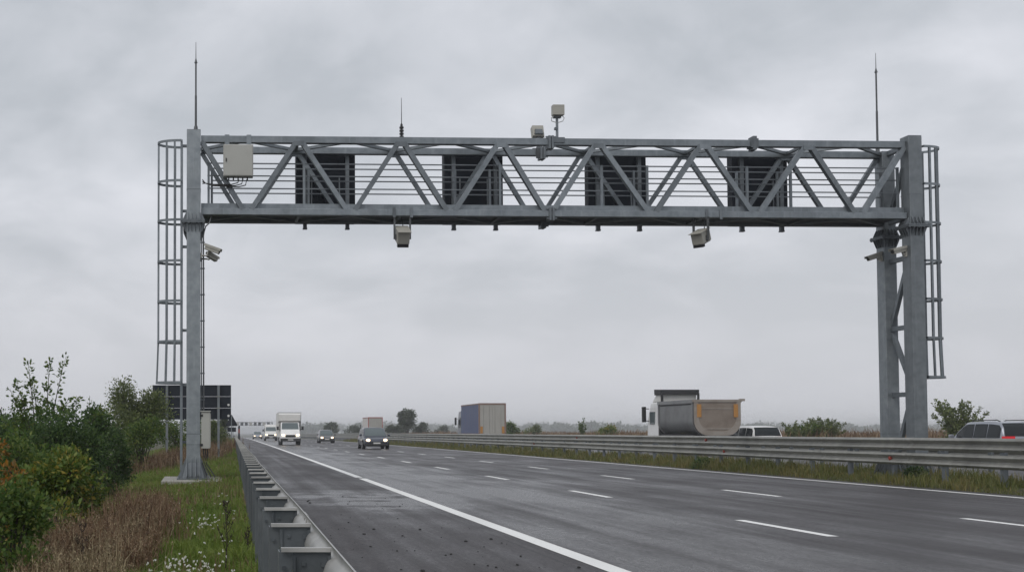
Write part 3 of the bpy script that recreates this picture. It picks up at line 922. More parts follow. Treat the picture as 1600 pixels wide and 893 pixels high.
# aerials
def aerial(px_b, py_b, py_mid, py_t, px_t, v, base_u, base_z, label, stub=False):
    o = empty('aerial', gworld(base_u, v, base_z), AL)
    tag(o, label, 'aerial')
    zm, zt = Z(py_mid, px_b, v) - base_z, Z(py_t, px_b, v) - base_z
    if not stub:
        mb = MB(); mb.tube([(0, 0, 0.0), (0, 0, 0.12)], 0.06, 8, 0.045); mb.build('mount', M['steel_dark'], o)
        mb = MB(); mb.tube([(0, 0, 0.1), (0, 0, zm * 0.5)], 0.03, 8, 0.028); mb.tube([(0, 0, zm * 0.5), (0, 0, zm)], 0.022, 8); mb.tube([(0, 0, zm - 0.06), (0, 0, zm - 0.02), (0, 0, zm + 0.06)], 0.045, 8, 0.012); mb.build('mast', M['steel_dark'], o)
    else:
        mb = MB()
        for k in range(4):
            z = zm * k / 4
            mb.tube([(0, 0, z), (0, 0, z + zm / 8)], 0.058, 10); mb.tube([(0, 0, z + zm / 8), (0, 0, z + zm / 4)], 0.030, 8)
        mb.tube([(0, 0, zm), (0, 0, zm + 0.06)], 0.04, 8, 0.012)
        mb.build('insulator', M['black'], o)
    mb = MB(); mb.tube([(0, 0, zm), (0, 0, zt)], 0.012, 6, 0.006); mb.build('whip', M['steel_dark'], o)
aerial(306, 205, 95, 66, 306, 0.0, U(306, 205), zcT + 0.019, 'tall whip aerial on top of the column on the verge side')
aerial(627.5, 213, 196, 153, 627.5, 0.0, U(627.5, 213), zT1, 'short whip aerial with black insulator on the top chord', True)
aerial(1370, 222, 110, 83, 1367, VR, U(1371, 222, VR), zT1, 'tall whip aerial at the median end of the truss')

# ------------------------------------------------------------------ road signs on the verge (seen from behind)
YS = 50.0
pl, pr_ = at(238.5, 601, YS), at(361, 655, YS)
cxs, wS, zs1, zs0 = (pl.x + pr_.x) / 2, pr_.x - pl.x, pl.z, pr_.z
o = empty('direction_sign', (cxs, YS, gz(cxs, YS)))
tag(o, 'wide dark road sign seen from behind on two posts, past the gantry column', 'sign')
gzS = gz(cxs, YS)
n = 3
mb = MB()
for k in range(n):
    h = (zs1 - zs0) / n
    mb.span(-wS / 2, wS / 2, 0, 0.04, zs0 - gzS + h * k + 0.006, zs0 - gzS + h * (k + 1) - 0.006)
    mb.span(-wS / 2, wS / 2, -0.02, 0.0, zs0 - gzS + h * (k + 1) - 0.03, zs0 - gzS + h * (k + 1) - 0.008)
mb.build('panel', M['signback'], o)
for px in (261, 341.5):
    x = at(px, 650, YS).x
    mb = MB(); mb.span(x - cxs - 0.055, x - cxs + 0.055, -0.14, -0.03, gz(x, YS) - gzS - 0.4, zs1 - gzS - 0.02)
    mb.build('post', M['steel_col'], o)
mb = MB()
for px in (261, 341.5):
    x = at(px, 650, YS).x - cxs
    for z in ((zs0 + (zs1 - zs0) / 3), zs0 + 2 * (zs1 - zs0) / 3):
        mb.span(x - 0.10, x + 0.10, -0.15, -0.021, z - gzS - 0.02, z - gzS + 0.02)
mb.build('clip', M['rail'], o)
mb = MB()
for py in (632, 649):
    q = at(357, py, YS)
    mb.tube([(q.x - cxs, -0.03, q.z - gzS), (q.x - cxs, 0.0, q.z - gzS)], 0.055, 10)
mb.build('sticker', M['plate'], o)

YT = 88.0
q0, q1 = at(353, 664, YT), at(371, 648, YT)
x0 = (q0.x + q1.x) / 2
o = empty('warning_sign', (x0, YT, gz(x0, YT)))
tag(o, 'dark triangular warning sign seen from behind with a plate under it', 'sign')
zg = gz(x0, YT)
hw = (q1.x - q0.x) / 2
za, zb_ = at(361, 647, YT).z - zg, at(361, 665, YT).z - zg
MB().prism([(0, za), (hw, zb_ + 0.10), (hw - 0.05, zb_), (-hw + 0.05, zb_), (-hw, zb_ + 0.10)], 0, 0.03).build('triangle', M['signback'], o)
MB().span(-hw * 0.75, hw * 0.75, 0, 0.03, at(361, 674, YT).z - zg, at(361, 667, YT).z - zg).build('plate', M['signback'], o)
for dx in (-0.02,):
    MB().tube([(dx, -0.04, -0.4), (dx, -0.04, za - 0.1)], 0.038, 8).build('post', M['steel_col'], o)
YP = 150.0
q = at(373.5, 664, YP)
o = empty('marker_post', (q.x, YP, gz(q.x, YP)))
tag(o, 'slim dark marker post at the far end of the single beam guardrail', 'post')
hz = q.z - gz(q.x, YP)
mb = MB(); mb.prism([(-0.13, -0.3), (0.13, -0.3), (0.13, hz), (-0.13, hz - 0.12)], -0.06, 0.06); mb.build('shaft', M['signback'], o)
MB().span(-0.09, 0.09, -0.07, -0.061, hz * 0.55, hz * 0.8).build('reflector', M['redframe'], o)

# ------------------------------------------------------------------ far gantry
YF = 560.0
zg = dip(YF)
o = empty('overhead_gantry', (0, YF, zg))
tag(o, 'far hazy sign gantry crossing the road beyond the oncoming traffic', 'gantry')
xa, xb = at(364, 660, YF).x, 20.5
for x in (xa, xb):
    MB().span(x - 0.25, x + 0.25, -0.25, 0.25, -0.3, 8.0).build('column', M['steel_mid'], o)
MB().span(xa, xb, -0.3, 0.3, 7.75, 8.0).build('top_chord', M['steel_mid'], o)
MB().span(xa, xb, -0.3, 0.3, 6.1, 6.35).build('bottom_chord', M['steel_mid'], o)
for k in range(8):
    x = xa + 1.6 + k * (xb - xa - 2) / 8
    MB().span(x, x + 1.45, -0.45, -0.31, 6.2, 7.9).build('lane_panel', M['navy'] if k % 3 else M['rear_grey'], o)
for k in range(14):
    x = xa + k * (xb - xa) / 14; x2 = xa + (k + 1) * (xb - xa) / 14
    MB().bar((x, 0, 6.3 if k % 2 else 7.8), (x2, 0, 7.8 if k % 2 else 6.3), 0.14).build('diagonal', M['steel_mid'], o)

# ------------------------------------------------------------------ vehicles
def quad_panel(mb, a, b, c, d, s0, s1, t0, t1, off=0.006, th=0.012):
    """panel on the quad a(bl) b(br) c(tr) d(tl), inset by parameters, standing off proud"""
    a, b, c, d = map(Vector, (a, b, c, d))
    def P(s, t):
        return (a.lerp(b, s)).lerp(d.lerp(c, s), t)
    n = (b - a).cross(d - a).normalized()
    pts = [P(s0, t0), P(s1, t0), P(s1, t1), P(s0, t1)]
    mb.loft([[p - n * th for p in pts], [p + n * off for p in pts]])
    return mb

def wheel(par, x, y, r, w=0.22, side=1):
    o = MB().tube([(x - w / 2, y, r), (x - w / 2 + 0.03, y, r), (x + w / 2 - 0.03, y, r), (x + w / 2, y, r)], r, 20).build('wheel', M['tyre'], par, smooth=40)
    xo = x + side * w / 2
    mb = MB(); mb.tube([(xo + side * 0.001, y, r), (xo + side * 0.012, y, r)], r * 0.66, 18); mb.tube([(xo + side * 0.012, y, r), (xo + side * 0.03, y, r)], r * 0.16, 8)
    mb.build('rim', M['rim'], o)
    return o

def car(x, y, facing, L, Wd, H, mat, label, lit=True, tail='tail_off', glass='glass', estate=True, rails=False, tz=(.80, .98)):
    rz = 0 if facing > 0 else math.pi
    o = empty('parked_car' if False else 'car', (x, y, dip(y)), rz)
    tag(o, label, 'car')
    l, w = L / 2, Wd / 2
    hb = 0.60 * H
    S = [(-l, .84, .42, .80 * hb), (-l + .06, .93, .30, .95 * hb), (-l + .35, .985, .24, 1.0 * hb), (-l * .5, 1, .22, 1.01 * hb), (0, 1, .2, 1.0 * hb),
         (l * .40, 1, .2, .985 * hb), (l * .56, .99, .2, .95 * hb), (l * .80, .955, .22, .86 * hb), (l - .14, .89, .26, .76 * hb), (l - 0.02, .80, .34, .64 * hb), (l, .74, .40, .56 * hb)]
    rings = []
    for (yy, k, z0, z1) in S:
        ww = w * k
        half = [(ww * .86, z0), (ww * .985, z0 + .10), (ww, z0 + (z1 - z0) * .45), (ww * .985, z0 + (z1 - z0) * .75), (ww * .95, z1 - .03), (ww * .86, z1), (ww * .45, z1 + .012)]
        rings.append([(px, yy, pz) for px, pz in half] + [(-px, yy, pz) for px, pz in reversed(half)])
    MB().loft(rings).build('body', mat, o, smooth=40)
    # greenhouse
    yrb, yrt, yft, yfb = (-l + .14, -l + .48, .10 * L, .29 * L) if estate else (-l + .55, -l + 1.15, .10 * L, .27 * L)
    bw, tw = w * .93, w * .76
    zb, zt = hb - .02, H - .05
    key = [(yrb, hb - .02), (yrb + (yrt - yrb) * .55, hb + (H - hb) * .66), (yrt, H - .055), (yrt + .45, H - .012), ((yrt + yft) / 2, H), (yft - .12, H - .012), (yft, H - .045), (yft + (yfb - yft) * .5, hb + (H - hb) * .53), (yfb, hb - .03)]
    ky, kz = [q[0] for q in key], [q[1] for q in key]
    ztop = lambda yv: float(np.interp(yv, ky, kz))
    def xs_(yv, z):
        t = max(0.0, min(1.0, (z - hb) / (H - hb)))
        plan = 1 - 0.05 * max(0.0, (yv - yft) / max(.01, yfb - yft)) - 0.05 * max(0.0, (yrt - yv) / max(.01, yrt - yrb))
        return (bw + (tw - bw) * t) * plan
    rings = []
    for yv in sorted(set(ky + [yrb + (yfb - yrb) * q / 16 for q in range(17)])):
        zt_v = ztop(yv); zs_v = max(hb - .03, zt_v - .07)
        half = [(xs_(yv, hb) , hb - .06), (xs_(yv, zs_v), zs_v), (xs_(yv, zt_v) - .05, max(hb - .025, zt_v - .018)), (xs_(yv, zt_v) - .16, zt_v), (xs_(yv, zt_v) * .4, zt_v + .012)]
        rings.append([(px_, yv, pz_) for px_, pz_ in half] + [(-px_, yv, pz_) for px_, pz_ in reversed(half)])
    MB().loft(rings).build('cabin', mat, o, smooth=50)
    gm_ = M[glass]
    def cross_pane(y0, y1, wk, mat_, nm):
        pts = []
        rr_ = []
        for q in range(5):
            yv = y0 + (y1 - y0) * q / 4
            z = ztop(yv)
            d = Vector((0, ztop(yv - .02) - ztop(yv + .02), .04)).normalized() * .012
            row = []
            for e_ in (-1, -.5, 0, .5, 1):
                row.append((e_ * wk * (xs_(yv, z) - .02), yv + d.y + .0, z + .012 * (1 - abs(e_)) + d.z))
            rr_.append(row)
        low = [[(a_, b_ - .02 * (1 if y1 > yft else -1) * 0, c_ - .03) for a_, b_, c_ in row] for row in rr_]
        mbp = MB()
        mbp.loft([row + list(reversed(lo)) for row, lo in zip(rr_, low)])
        mbp.build(nm, mat_, o, smooth=50)
    cross_pane(yft + .05, yfb - .04, .93, M['glass_pale'], 'windscreen')
    cross_pane(yrb + .05, yrt - .03, .95, gm_, 'rear_window')
    wins = [(yrt - .12, yrt + (yft - yrt) * .30), (yrt + (yft - yrt) * .33, yrt + (yft - yrt) * .70), (yrt + (yft - yrt) * .73, yfb - .30)]
    for sg in (-1, 1):
        for (ya, yb_) in wins:
            lo_, hi_, = [], []
            rg2 = []
            for q in range(7):
                yv = ya + (yb_ - ya) * q / 6
                z0_, z1_ = hb + .03, max(hb + .05, ztop(yv) - .10)
                rg2.append([(sg * (xs_(yv, z0_) + .008), yv, z0_), (sg * (xs_(yv, z1_) + .008), yv, z1_), (sg * (xs_(yv, z1_) - .02), yv, z1_), (sg * (xs_(yv, z0_) - .02), yv, z0_)])
            MB().loft(rg2).build('side_window', gm_, o)
    for sg in (-1, 1):
        # lamps
        mb = MB(); xx = sg * w * .66
        rg_ = lambda yy, r: [(xx + r * 1.25 * math.cos(q_), yy - .05 * sg * math.cos(q_), .69 * hb + r * .85 * math.sin(q_)) for q_ in [k_ * math.pi / 6 for k_ in range(12)]]
        mb.loft([rg_(l - .16, .12), rg_(l - .02, .12), rg_(l + .015, .085)])
        mb.build('headlight', M['lamp'] if lit else M['glass_pale'], o)
        mb = MB(); xx = sg * w * .74
        mb.span(xx - .18, xx + .19, -l - .012, -l + .20, hb * tz[0], hb * tz[1])
        mb.build('tail_light', M[tail], o)
        mb = MB(); mb.box((sg * (w + .09), yfb - .28, hb + .08), (.2, .10, .15)); mb.build('mirror', mat, o, bevel=.03)
        for yy in (l * .62, -l * .60):
            mb = MB(); mb.tube([(sg * (w - .10), yy, .34), (sg * (w + .004), yy, .34)], .37, 20); mb.build('wheel_arch', M['black'], o)
            wheel(o, sg * (w - .09), yy, .33, .22, sg)
    MB().span(-w * .5, w * .5, l - .06, l + .012, .46 * hb, .58 * hb).build('grille', M['black'], o)
    MB().span(-w * .82, w * .82, l - .10, l + .02, .25, .40).build('bumper', M['black'], o, bevel=.03)
    MB().span(-.26, .26, l + .021, l + .035, .40, .51).build('number_plate', M['plate'], o)
    MB().span(-.26, .26, -l - .03, -l + .01, .55, .66).build('number_plate', M['plate'], o)
    MB().span(-w * .85, w * .85, -l - .03, -l + .12, .30, .48).build('bumper', M['black'], o, bevel=.03)
    if rails:
        for sg in (-1, 1):
            MB().tube([(sg * tw * .86, yrt + .15, H - .01), (sg * tw * .88, yrt + .3, H + .045), (sg * tw * .88, yft - .35, H + .045), (sg * tw * .86, yft - .2, H - .01)], .02, 6).build('roof_rail', M['black'], o)
    return o

def lane_x(px, y):
    return (px - CX) * y / F
car(lane_x(588.5, 81), 81 + 2.1, -1, 4.3, 1.95, 1.62, M['grey_car'], 'dark slate car with lit headlights, nearest of the oncoming traffic, in the middle lane', True, estate=True)
car(lane_x(511, 128), 130, -1, 4.2, 1.82, 1.55, M['dark_car'], 'small pewter car with lit headlights between the white box van and the slate car', True)
car(lane_x(402.5, 222), 224, -1, 4.2, 1.85, 1.55, M['silver'], 'tiny pale car with lit headlights, farthest of the oncoming traffic', True)
car(lane_x(1199, 62), 64, 1, 4.4, 1.86, 1.62, M['white_paint'], 'white estate car driving away close behind the tipper lorry', False, 'tail', 'glass')
car(lane_x(1592, 42) + 0.32, 44.0, 1, 4.05, 1.90, 1.70, M['silver'], 'silver car with red tail lights driving away beyond the median columns', False, 'tail', 'glass', rails=True, tz=(.93, 1.09))

def loft_box(mb, st):
    mb.loft([[(-w, y, z0), (w, y, z0), (w2, y, z1), (-w2, y, z1)] for (y, w, w2, z0, z1) in st])
    return mb

# white box van
def box_van(x, y, label, boxed=True, mat='white_paint', k=1.0):
    o = empty('box_van' if boxed else 'van', (x, y, dip(y)), math.pi)
    tag(o, label, 'van')
    o.scale = (k, k, k)
    # forward = local +y ; front bumper at y = 0
    w = 1.0
    loft_box(MB(), [(-2.0, w, .9, .45, 2.15), (-1.35, w, .86, .40, 2.2), (-.95, w, .90, .38, 1.70), (-.55, w, .92, .36, 1.28), (-.18, .97, .90, .36, 1.12), (0.0, .90, .84, .42, .85)]).build('cab', M[mat], o, bevel=.05, smooth=45)
    mb = MB(); quad_panel(mb, (.88, -.80, 1.48), (-.88, -.80, 1.48), (-.80, -1.33, 2.14), (.80, -1.33, 2.14), .03, .97, .0, .96, .05); mb.build('windscreen', M['glass_pale'], o)
    for sg in (-1, 1):
        mb = MB(); mb.span(sg * .955, sg * 1.0, -1.9, -1.15, 1.35, 1.98); mb.build('side_window', M['glass'], o)
        mb = MB(); mb.box((sg * 1.2, -.85, 1.62), (.22, .10, .34)); mb.bar((sg * .95, -.85, 1.5), (sg * 1.15, -.85, 1.55), .05); mb.build('mirror', M['black'], o, bevel=.02)
        mb = MB(); rg_ = lambda yy, r: [(sg * .70 + r * 1.3 * math.cos(q_), yy - .05 * sg * math.cos(q_), .95 + r * .8 * math.sin(q_)) for q_ in [k_ * math.pi / 6 for k_ in range(12)]]
        mb.loft([rg_(-.16, .13), rg_(-.01, .13), rg_(.02, .09)]); mb.build('headlight', M['lamp'], o)
        for yy in (-.85, -4.2):
            wheel(o, sg * .86, yy, .36, .24, sg)
    MB().span(-.48, .48, -.10, .02, .74, .98).build('grille', M['black'], o, bevel=.02)
    MB().span(-.97, .97, -.25, .05, .36, .66).build('bumper', M['chassis'], o, bevel=.04)
    MB().span(-.26, .26, .051, .065, .46, .57).build('number_plate', M['plate'], o)
    if boxed:
        mb = MB(); mb.span(-1.14, 1.14, -5.9, -2.02, .75, 3.12); mb.build('box_body', M['box_white'], o, bevel=.03)
        mb = MB(); loft_box(mb, [(-2.02, 1.12, 1.12, 2.2, 3.10), (-1.5, 1.08, 1.10, 2.25, 3.05), (-1.28, 1.0, 1.04, 2.32, 2.95)]); mb.build('wind_deflector', M['box_white'], o, bevel=.04)
        MB().span(-1.15, 1.15, -2.06, -1.98, 3.121, 3.15).build('trim', M['chassis'], o)
    else:
        mb = MB(); loft_box(mb, [(-5.3, 1.0, .88, .45, 2.5), (-2.3, 1.0, .88, .45, 2.55), (-1.75, 1.0, .84, .45, 2.5), (-1.4, .98, .80, .45, 2.22)]); mb.build('cargo_body', M[mat], o, bevel=.06, smooth=45)
    MB().span(-.85, .85, -5.6, -.6, .40, .74).build('chassis', M['chassis'], o)
    return o
box_van(lane_x(454, 107), 107, 'white box van with a tall box body and lit headlights, beside the hard shoulder', k=1.03)
box_van(lane_x(423.5, 165), 165, 'pale van with lit headlights following behind the white box van', False, 'box_white', k=0.98)

# curtain-sided lorry going away ; rear face at local y = 0, forward +y
def lorry(x, y, L, side, rear, frame, label, cab, marks=True):
    o = empty('box_lorry', (x, y, dip(y)), 0)
    tag(o, label, 'lorry')
    H0, H1 = 1.05, 3.92
    mb = MB(); mb.span(-1.25, 1.25, 0.03, L, H0, H1); mb.build('cargo_box', side, o, bevel=.02)
    mb = MB()
    for k in range(1, 10):
        yy = L * k / 10
        for sg in (-1, 1):
            mb.span(sg * 1.2505, sg * 1.257, yy - .02, yy + .02, H0 + .1, H1 - .1)
    for sg in (-1, 1):
        mb.span(sg * 1.2505, sg * 1.275, 0.04, L, H1 - .12, H1 - .005); mb.span(sg * 1.2505, sg * 1.275, 0.04, L, H0 - .02, H0 + .10)
    mb.build('curtain_rail', frame, o)
    mb = MB(); mb.span(-1.27, -1.12, -.03, .028, H0 - .05, H1 + .02); mb.span(1.12, 1.27, -.03, .028, H0 - .05, H1 + .02)
    mb.span(-1.119, 1.119, -.03, .028, H1 - .15, H1 + .02); mb.span(-1.119, 1.119, -.03, .028, H0 - .05, H0 + .05)
    mb.build('rear_frame', frame, o)
    for sg in (-1, 1):
        dd = MB(); dd.span(sg * .006, sg * 1.115, -.022, .027, H0 + .055, H1 - .155); d = dd.build('rear_door', rear, o)
        mb = MB()
        for xx in (.25, .80):
            mb.tube([(sg * xx, -.035, H0 + .1), (sg * xx, -.035, H1 - .2)], .014, 6)
        mb.build('locking_bar', M['rail'], d)
        if marks:
            MB().span(sg * .88, sg * 1.10, -.05, -.023, H0 + .12, H0 + .75).build('marker_board', M['orange'], o)
        mb = MB(); mb.span(sg * .75, sg * 1.2, -.02, .06, .75, .90); mb.build('tail_light', M['tail_off'], o)
        for yy in (1.0, 2.3, L + .9):
            wheel(o, sg * 1.05, yy, .5, .34, sg)
    MB().span(-.5, .5, .1, L + 1.9, .62, .98).build('chassis', M['chassis'], o)
    MB().span(-1.15, 1.15, .0, .08, .45, .60).build('underrun_bar', M['chassis'], o)
    mb = MB(); loft_box(mb, [(L + .25, 1.22, 1.2, .6, 3.4), (L + 1.5, 1.22, 1.18, .5, 3.3), (L + 2.0, 1.22, 1.18, .45, 2.2), (L + 2.08, 1.2, 1.15, .45, 1.6)]); mb.build('cab', cab, o, bevel=.06)
    for sg in (-1, 1):
        mb = MB(); mb.box((sg * 1.45, L + 1.75, 2.35), (.16, .26, .75)); mb.bar((sg * 1.2, L + 1.75, 2.6), (sg * 1.45, L + 1.75, 2.6), .05); mb.build('mirror', M['black'], o, bevel=.03)
        MB().span(sg * 1.19, sg * 1.245, L + .75, L + 1.55, 1.7, 2.5).build('side_window', M['glass'], o)
    return o
lorry(lane_x(769, 100), 100, 7.6, M['blue_curtain'], M['rear_grey'], M['rear_frame'], 'blue curtain sided lorry with a grey rear door driving away beyond the median', M['grey_car'])
lorry(lane_x(586.5, 188), 188, 8.0, M['box_white'], M['rear_grey'], M['redframe'], 'far lorry with a red framed pale rear seen above the slate car', M['white_paint'], False)

# tipper lorry
YTp = 60.5
xt = lane_x(1120, YTp)
o = empty('tipper_lorry', (xt, YTp, dip(YTp)), 0)
tag(o, 'white cab tipper lorry with a rounded grey tipping body driving away', 'lorry')
zt_, zb_ = 3.05, 1.10
def ush(w, ztop, zbot, n=8):
    r = 0.80
    pts = [(-w, ztop)]
    for k in range(n + 1):
        a = math.pi + (math.pi / 2) * k / n
        pts.append((-w + r + r * math.cos(a), zbot + r + r * math.sin(a)))
    return pts + [(-x, z) for x, z in reversed(pts)]
LB = 5.0
mb = MB(); outer = ush(1.27, zt_, zb_); inner = ush(1.21, zt_ - 0.0, zb_ + 0.08)
yy = [0.0, 0.5, LB]
ring = lambda y, p: [(x, y, z) for x, z in p]
prof = outer + list(reversed(inner))
mb.loft([[(x, y, z) for x, z in prof] for y in (0.05, LB)])
mb.build('tipper_body', M['tip_side'], o, smooth=35)
mb = MB(); f = ush(1.20, zt_ - .02, zb_ + .09); mb.loft([[(x, LB - .12, z) for x, z in f], [(x, LB - .04, z) for x, z in f]]); mb.build('headboard', M['tip_side'], o)
mb = MB()
for yv in (0.06, LB - .1):
    o2 = ush(1.33, zt_ - .02, zb_ - .05); i2 = ush(1.275, zt_ - .02, zb_ - .004)
    mb.loft([[(x, y, z) for x, z in o2 + list(reversed(i2))] for y in (yv, yv + .12)])
for sg in (-1, 1):
    mb.span(sg * 1.272, sg * 1.36, .02, LB, zt_ - .16, zt_ + .03)
mb.build('body_rib', M['tip_side'], o)
mb = MB()
for sg in (-1, 1):
    mb.span(sg * 1.2725, sg * 1.292, .25, LB - .3, zt_ - .25, zt_ - .19)
    mb.span(sg * 1.0, sg * 1.2, .3, LB - .2, zb_ - .10, zb_ + .04)
mb.build('side_strip', M['chassis'], o)  # dark strips below the rim and along the bottom of the body
mb = MB(); tg = ush(1.24, zt_ - .12, zb_ + .06); mb.loft([[(x, -.05, z) for x, z in tg], [(x, .045, z) for x, z in tg]])
tg = mb.build('tailgate', M['tip_rear'], o, smooth=35)
mb = MB(); mb.span(-1.36, 1.36, -.10, .045, zt_ - .115, zt_ + .03); mb.span(1.25, 1.52, -.12, .06, zt_ - .06, zt_ + .07)
mb.span(-1.0, 1.0, -.075, -.051, 1.42, 1.50); mb.span(-.95, .95, -.07, -.051, 2.55, 2.60)
o2 = ush(1.30, zt_ - .12, zb_ - .02); i2 = ush(1.06, zt_ - .12, zb_ + .22)
mb.loft([[(x, y, z) for x, z in o2 + list(reversed(i2))] for y in (-.085, -.0505)])
mb.build('tailgate_frame', M['tip_frame'], o)
for sg in (-1, 1):
    MB().span(sg * .90, sg * 1.14, -.10, -.086, 2.10, 2.82).build('marker_board', M['orange'], o)
    MB().span(sg * .7, sg * 1.2, .0, .12, .72, .88).build('tail_light', M['tail_off'], o)
    for yv in (1.15, 2.45, 6.0):
        wheel(o, sg * 1.02, yv, .52, .36, sg)
    MB().span(sg * .72, sg * 1.26, 3.1, 4.7, .55, 1.0).build('fuel_tank', M['chassis'] if sg > 0 else M['tip_side'], o, bevel=.05)
MB().span(-.55, -1.2, 2.95, 3.05, .75, 1.05).build('tool_box', M['yellow'], o)
MB().span(-.5, .5, .1, 6.6, .65, 1.02).build('chassis', M['chassis'], o)
MB().span(-1.2, 1.2, .05, .15, .45, .62).build('underrun_bar', M['chassis'], o)
mb = MB(); loft_box(mb, [(5.15, 1.22, 1.20, .62, 3.0), (5.3, 1.25, 1.18, .5, 3.1), (6.5, 1.25, 1.16, .42, 3.05), (6.95, 1.23, 1.17, .42, 2.1), (7.02, 1.2, 1.15, .45, 1.5)]); mb.build('cab', M['white_paint'], o, bevel=.06)
mb = MB(); loft_box(mb, [(5.2, 1.12, 1.10, 3.08, 3.60), (5.9, 1.12, 1.05, 3.10, 3.58), (6.5, 1.10, .9, 3.08, 3.25)]); mb.build('roof_box', M['box_white'], o, bevel=.05)
mb = MB(); mb.loft([[(-1.15, 4.95, 3.52), (1.15, 4.95, 3.52), (1.18, 4.95, 3.82), (-1.18, 4.95, 3.82)], [(-1.15, 6.0, 3.62), (1.15, 6.0, 3.62), (1.15, 6.0, 3.86), (-1.15, 6.0, 3.86)]])
for sg in (-1, 1):
    mb.span(sg * 1.16, sg * 1.02, 4.88, 4.96, zt_ - .5, 3.62)
    mb.span(sg * 1.18, sg * 1.11, 4.97, 5.9, 3.50, 3.64)
mb.build('cab_guard', M['chassis'], o, bevel=.02)
for sg in (-1, 1):
    MB().span(sg * 1.19, sg * 1.262, 5.75, 6.45, 1.75, 2.5).build('side_window', M['glass_pale'], o)
    mb = MB(); mb.box((sg * 1.5, 6.75, 2.35), (.2, .25, .95)); mb.bar((sg * 1.15, 6.75, 2.7), (sg * 1.5, 6.75, 2.7), .05); mb.bar((sg * 1.15, 6.75, 1.95), (sg * 1.5, 6.75, 1.95), .05); mb.build('mirror', M['black'], o, bevel=.03)
    mb = MB(); mb.span(sg * .40, sg * 1.24, 4.97, 5.14, .7, 2.85); mb.build('cab_gap_shade', M['chassis'], o)  # black blocks stand in for the shaded gap between cab and body

# ------------------------------------------------------------------ vegetation
def leaves_mesh(P, D, size, rng, fold=0.25, width=0.55):
    """P (n,3) leaf roots, D (n,3) leaf directions"""
    n = len(P)
    D = D / (np.linalg.norm(D, axis=1, keepdims=True) + 1e-9)
    r = rng.normal(size=(n, 3))
    S = np.cross(D, r); S /= (np.linalg.norm(S, axis=1, keepdims=True) + 1e-9)
    N = np.cross(S, D)
    s = (size * (0.6 + 0.8 * rng.random(n)))[:, None]
    w = s * width * 0.5
    V = np.empty((n, 4, 3))
    V[:, 0] = P
    V[:, 1] = P + D * s * 0.5 + S * w + N * s * fold * 0.3
    V[:, 2] = P + D * s - N * s * 0.12
    V[:, 3] = P + D * s * 0.5 - S * w + N * s * fold * 0.3
    i = np.arange(n)[:, None] * 4
    return V.reshape(-1, 3), [np.concatenate([i + np.array([[0, 1, 2]]), i + np.array([[0, 2, 3]])])]

def shrub(name, label, cat, x, y, H, Wd, n, size, mat, seed, lobes=9, group=None, ztop=None, flat=1.0, droop=0.0, low=0.08):
    rng = np.random.default_rng(seed)
    zb = gz(x, y)
    if ztop is not None:
        H = ztop - zb
    o = empty(name, (x, y, zb))
    tag(o, label, cat, group)
    # lobe centres
    C, Rr = [], []
    for k in range(lobes):
        t = low + (0.92 - low) * rng.random() ** 0.8
        env = math.sin(math.pi * min(0.97, 0.18 + 0.75 * t)) ** 0.8
        a = rng.random() * 6.28
        rad = Wd / 2 * env * (0.25 + 0.6 * rng.random())
        C.append((rad * math.cos(a), rad * math.sin(a), H * t))
        Rr.append(Wd * (0.17 + 0.15 * rng.random()) * (1.05 - 0.45 * t))
    C, Rr = np.array(C), np.array(Rr)
    top = np.argmax(C[:, 2] + Rr * flat)
    C[:, 2] *= (H * 0.99 - Rr[top] * flat) / max(0.1, C[top, 2])
    k = rng.integers(0, lobes, n)
    d = rng.normal(size=(n, 3)); d /= np.linalg.norm(d, axis=1, keepdims=True)
    rr = (0.35 + 0.75 * rng.random(n) ** 0.6)
    rr *= 1 + 0.28 * np.sin(d[:, 0] * 6 + k) * np.sin(d[:, 1] * 5 + 2 * k) + 0.15 * rng.normal(size=n)
    P = C[k] + d * (Rr[k] * rr)[:, None] * np.array([1, 1, flat])
    P[:, 2] = np.abs(P[:, 2])
    D = d + rng.normal(size=(n, 3)) * 0.7 + np.array([0, 0, 0.25 - droop])
    V, Fc = leaves_mesh(P, D, size, rng)
    np_mesh('crown', V, Fc, M[mat], o)
    mb = MB()
    for j in range(lobes):
        c = Vector(C[j]); b0 = Vector((c.x * .15 + rng.normal() * .03, c.y * .15 + rng.normal() * .03, -0.1))
        mid = Vector((c.x * .45, c.y * .45, c.z * .55))
        mb.tube([b0, mid, c], 0.012 * H + .006, 5, 0.004 * H + .002)
        for q in range(5):
            t = rng.normal(size=3); t /= np.linalg.norm(t); t[2] = abs(t[2]) * .6
            mb.tube([c, c + Vector(t) * Rr[j] * 0.9], 0.003 * H + .002, 4, 0.002)
    mb.build('trunk', M['bark'], o)
    return o

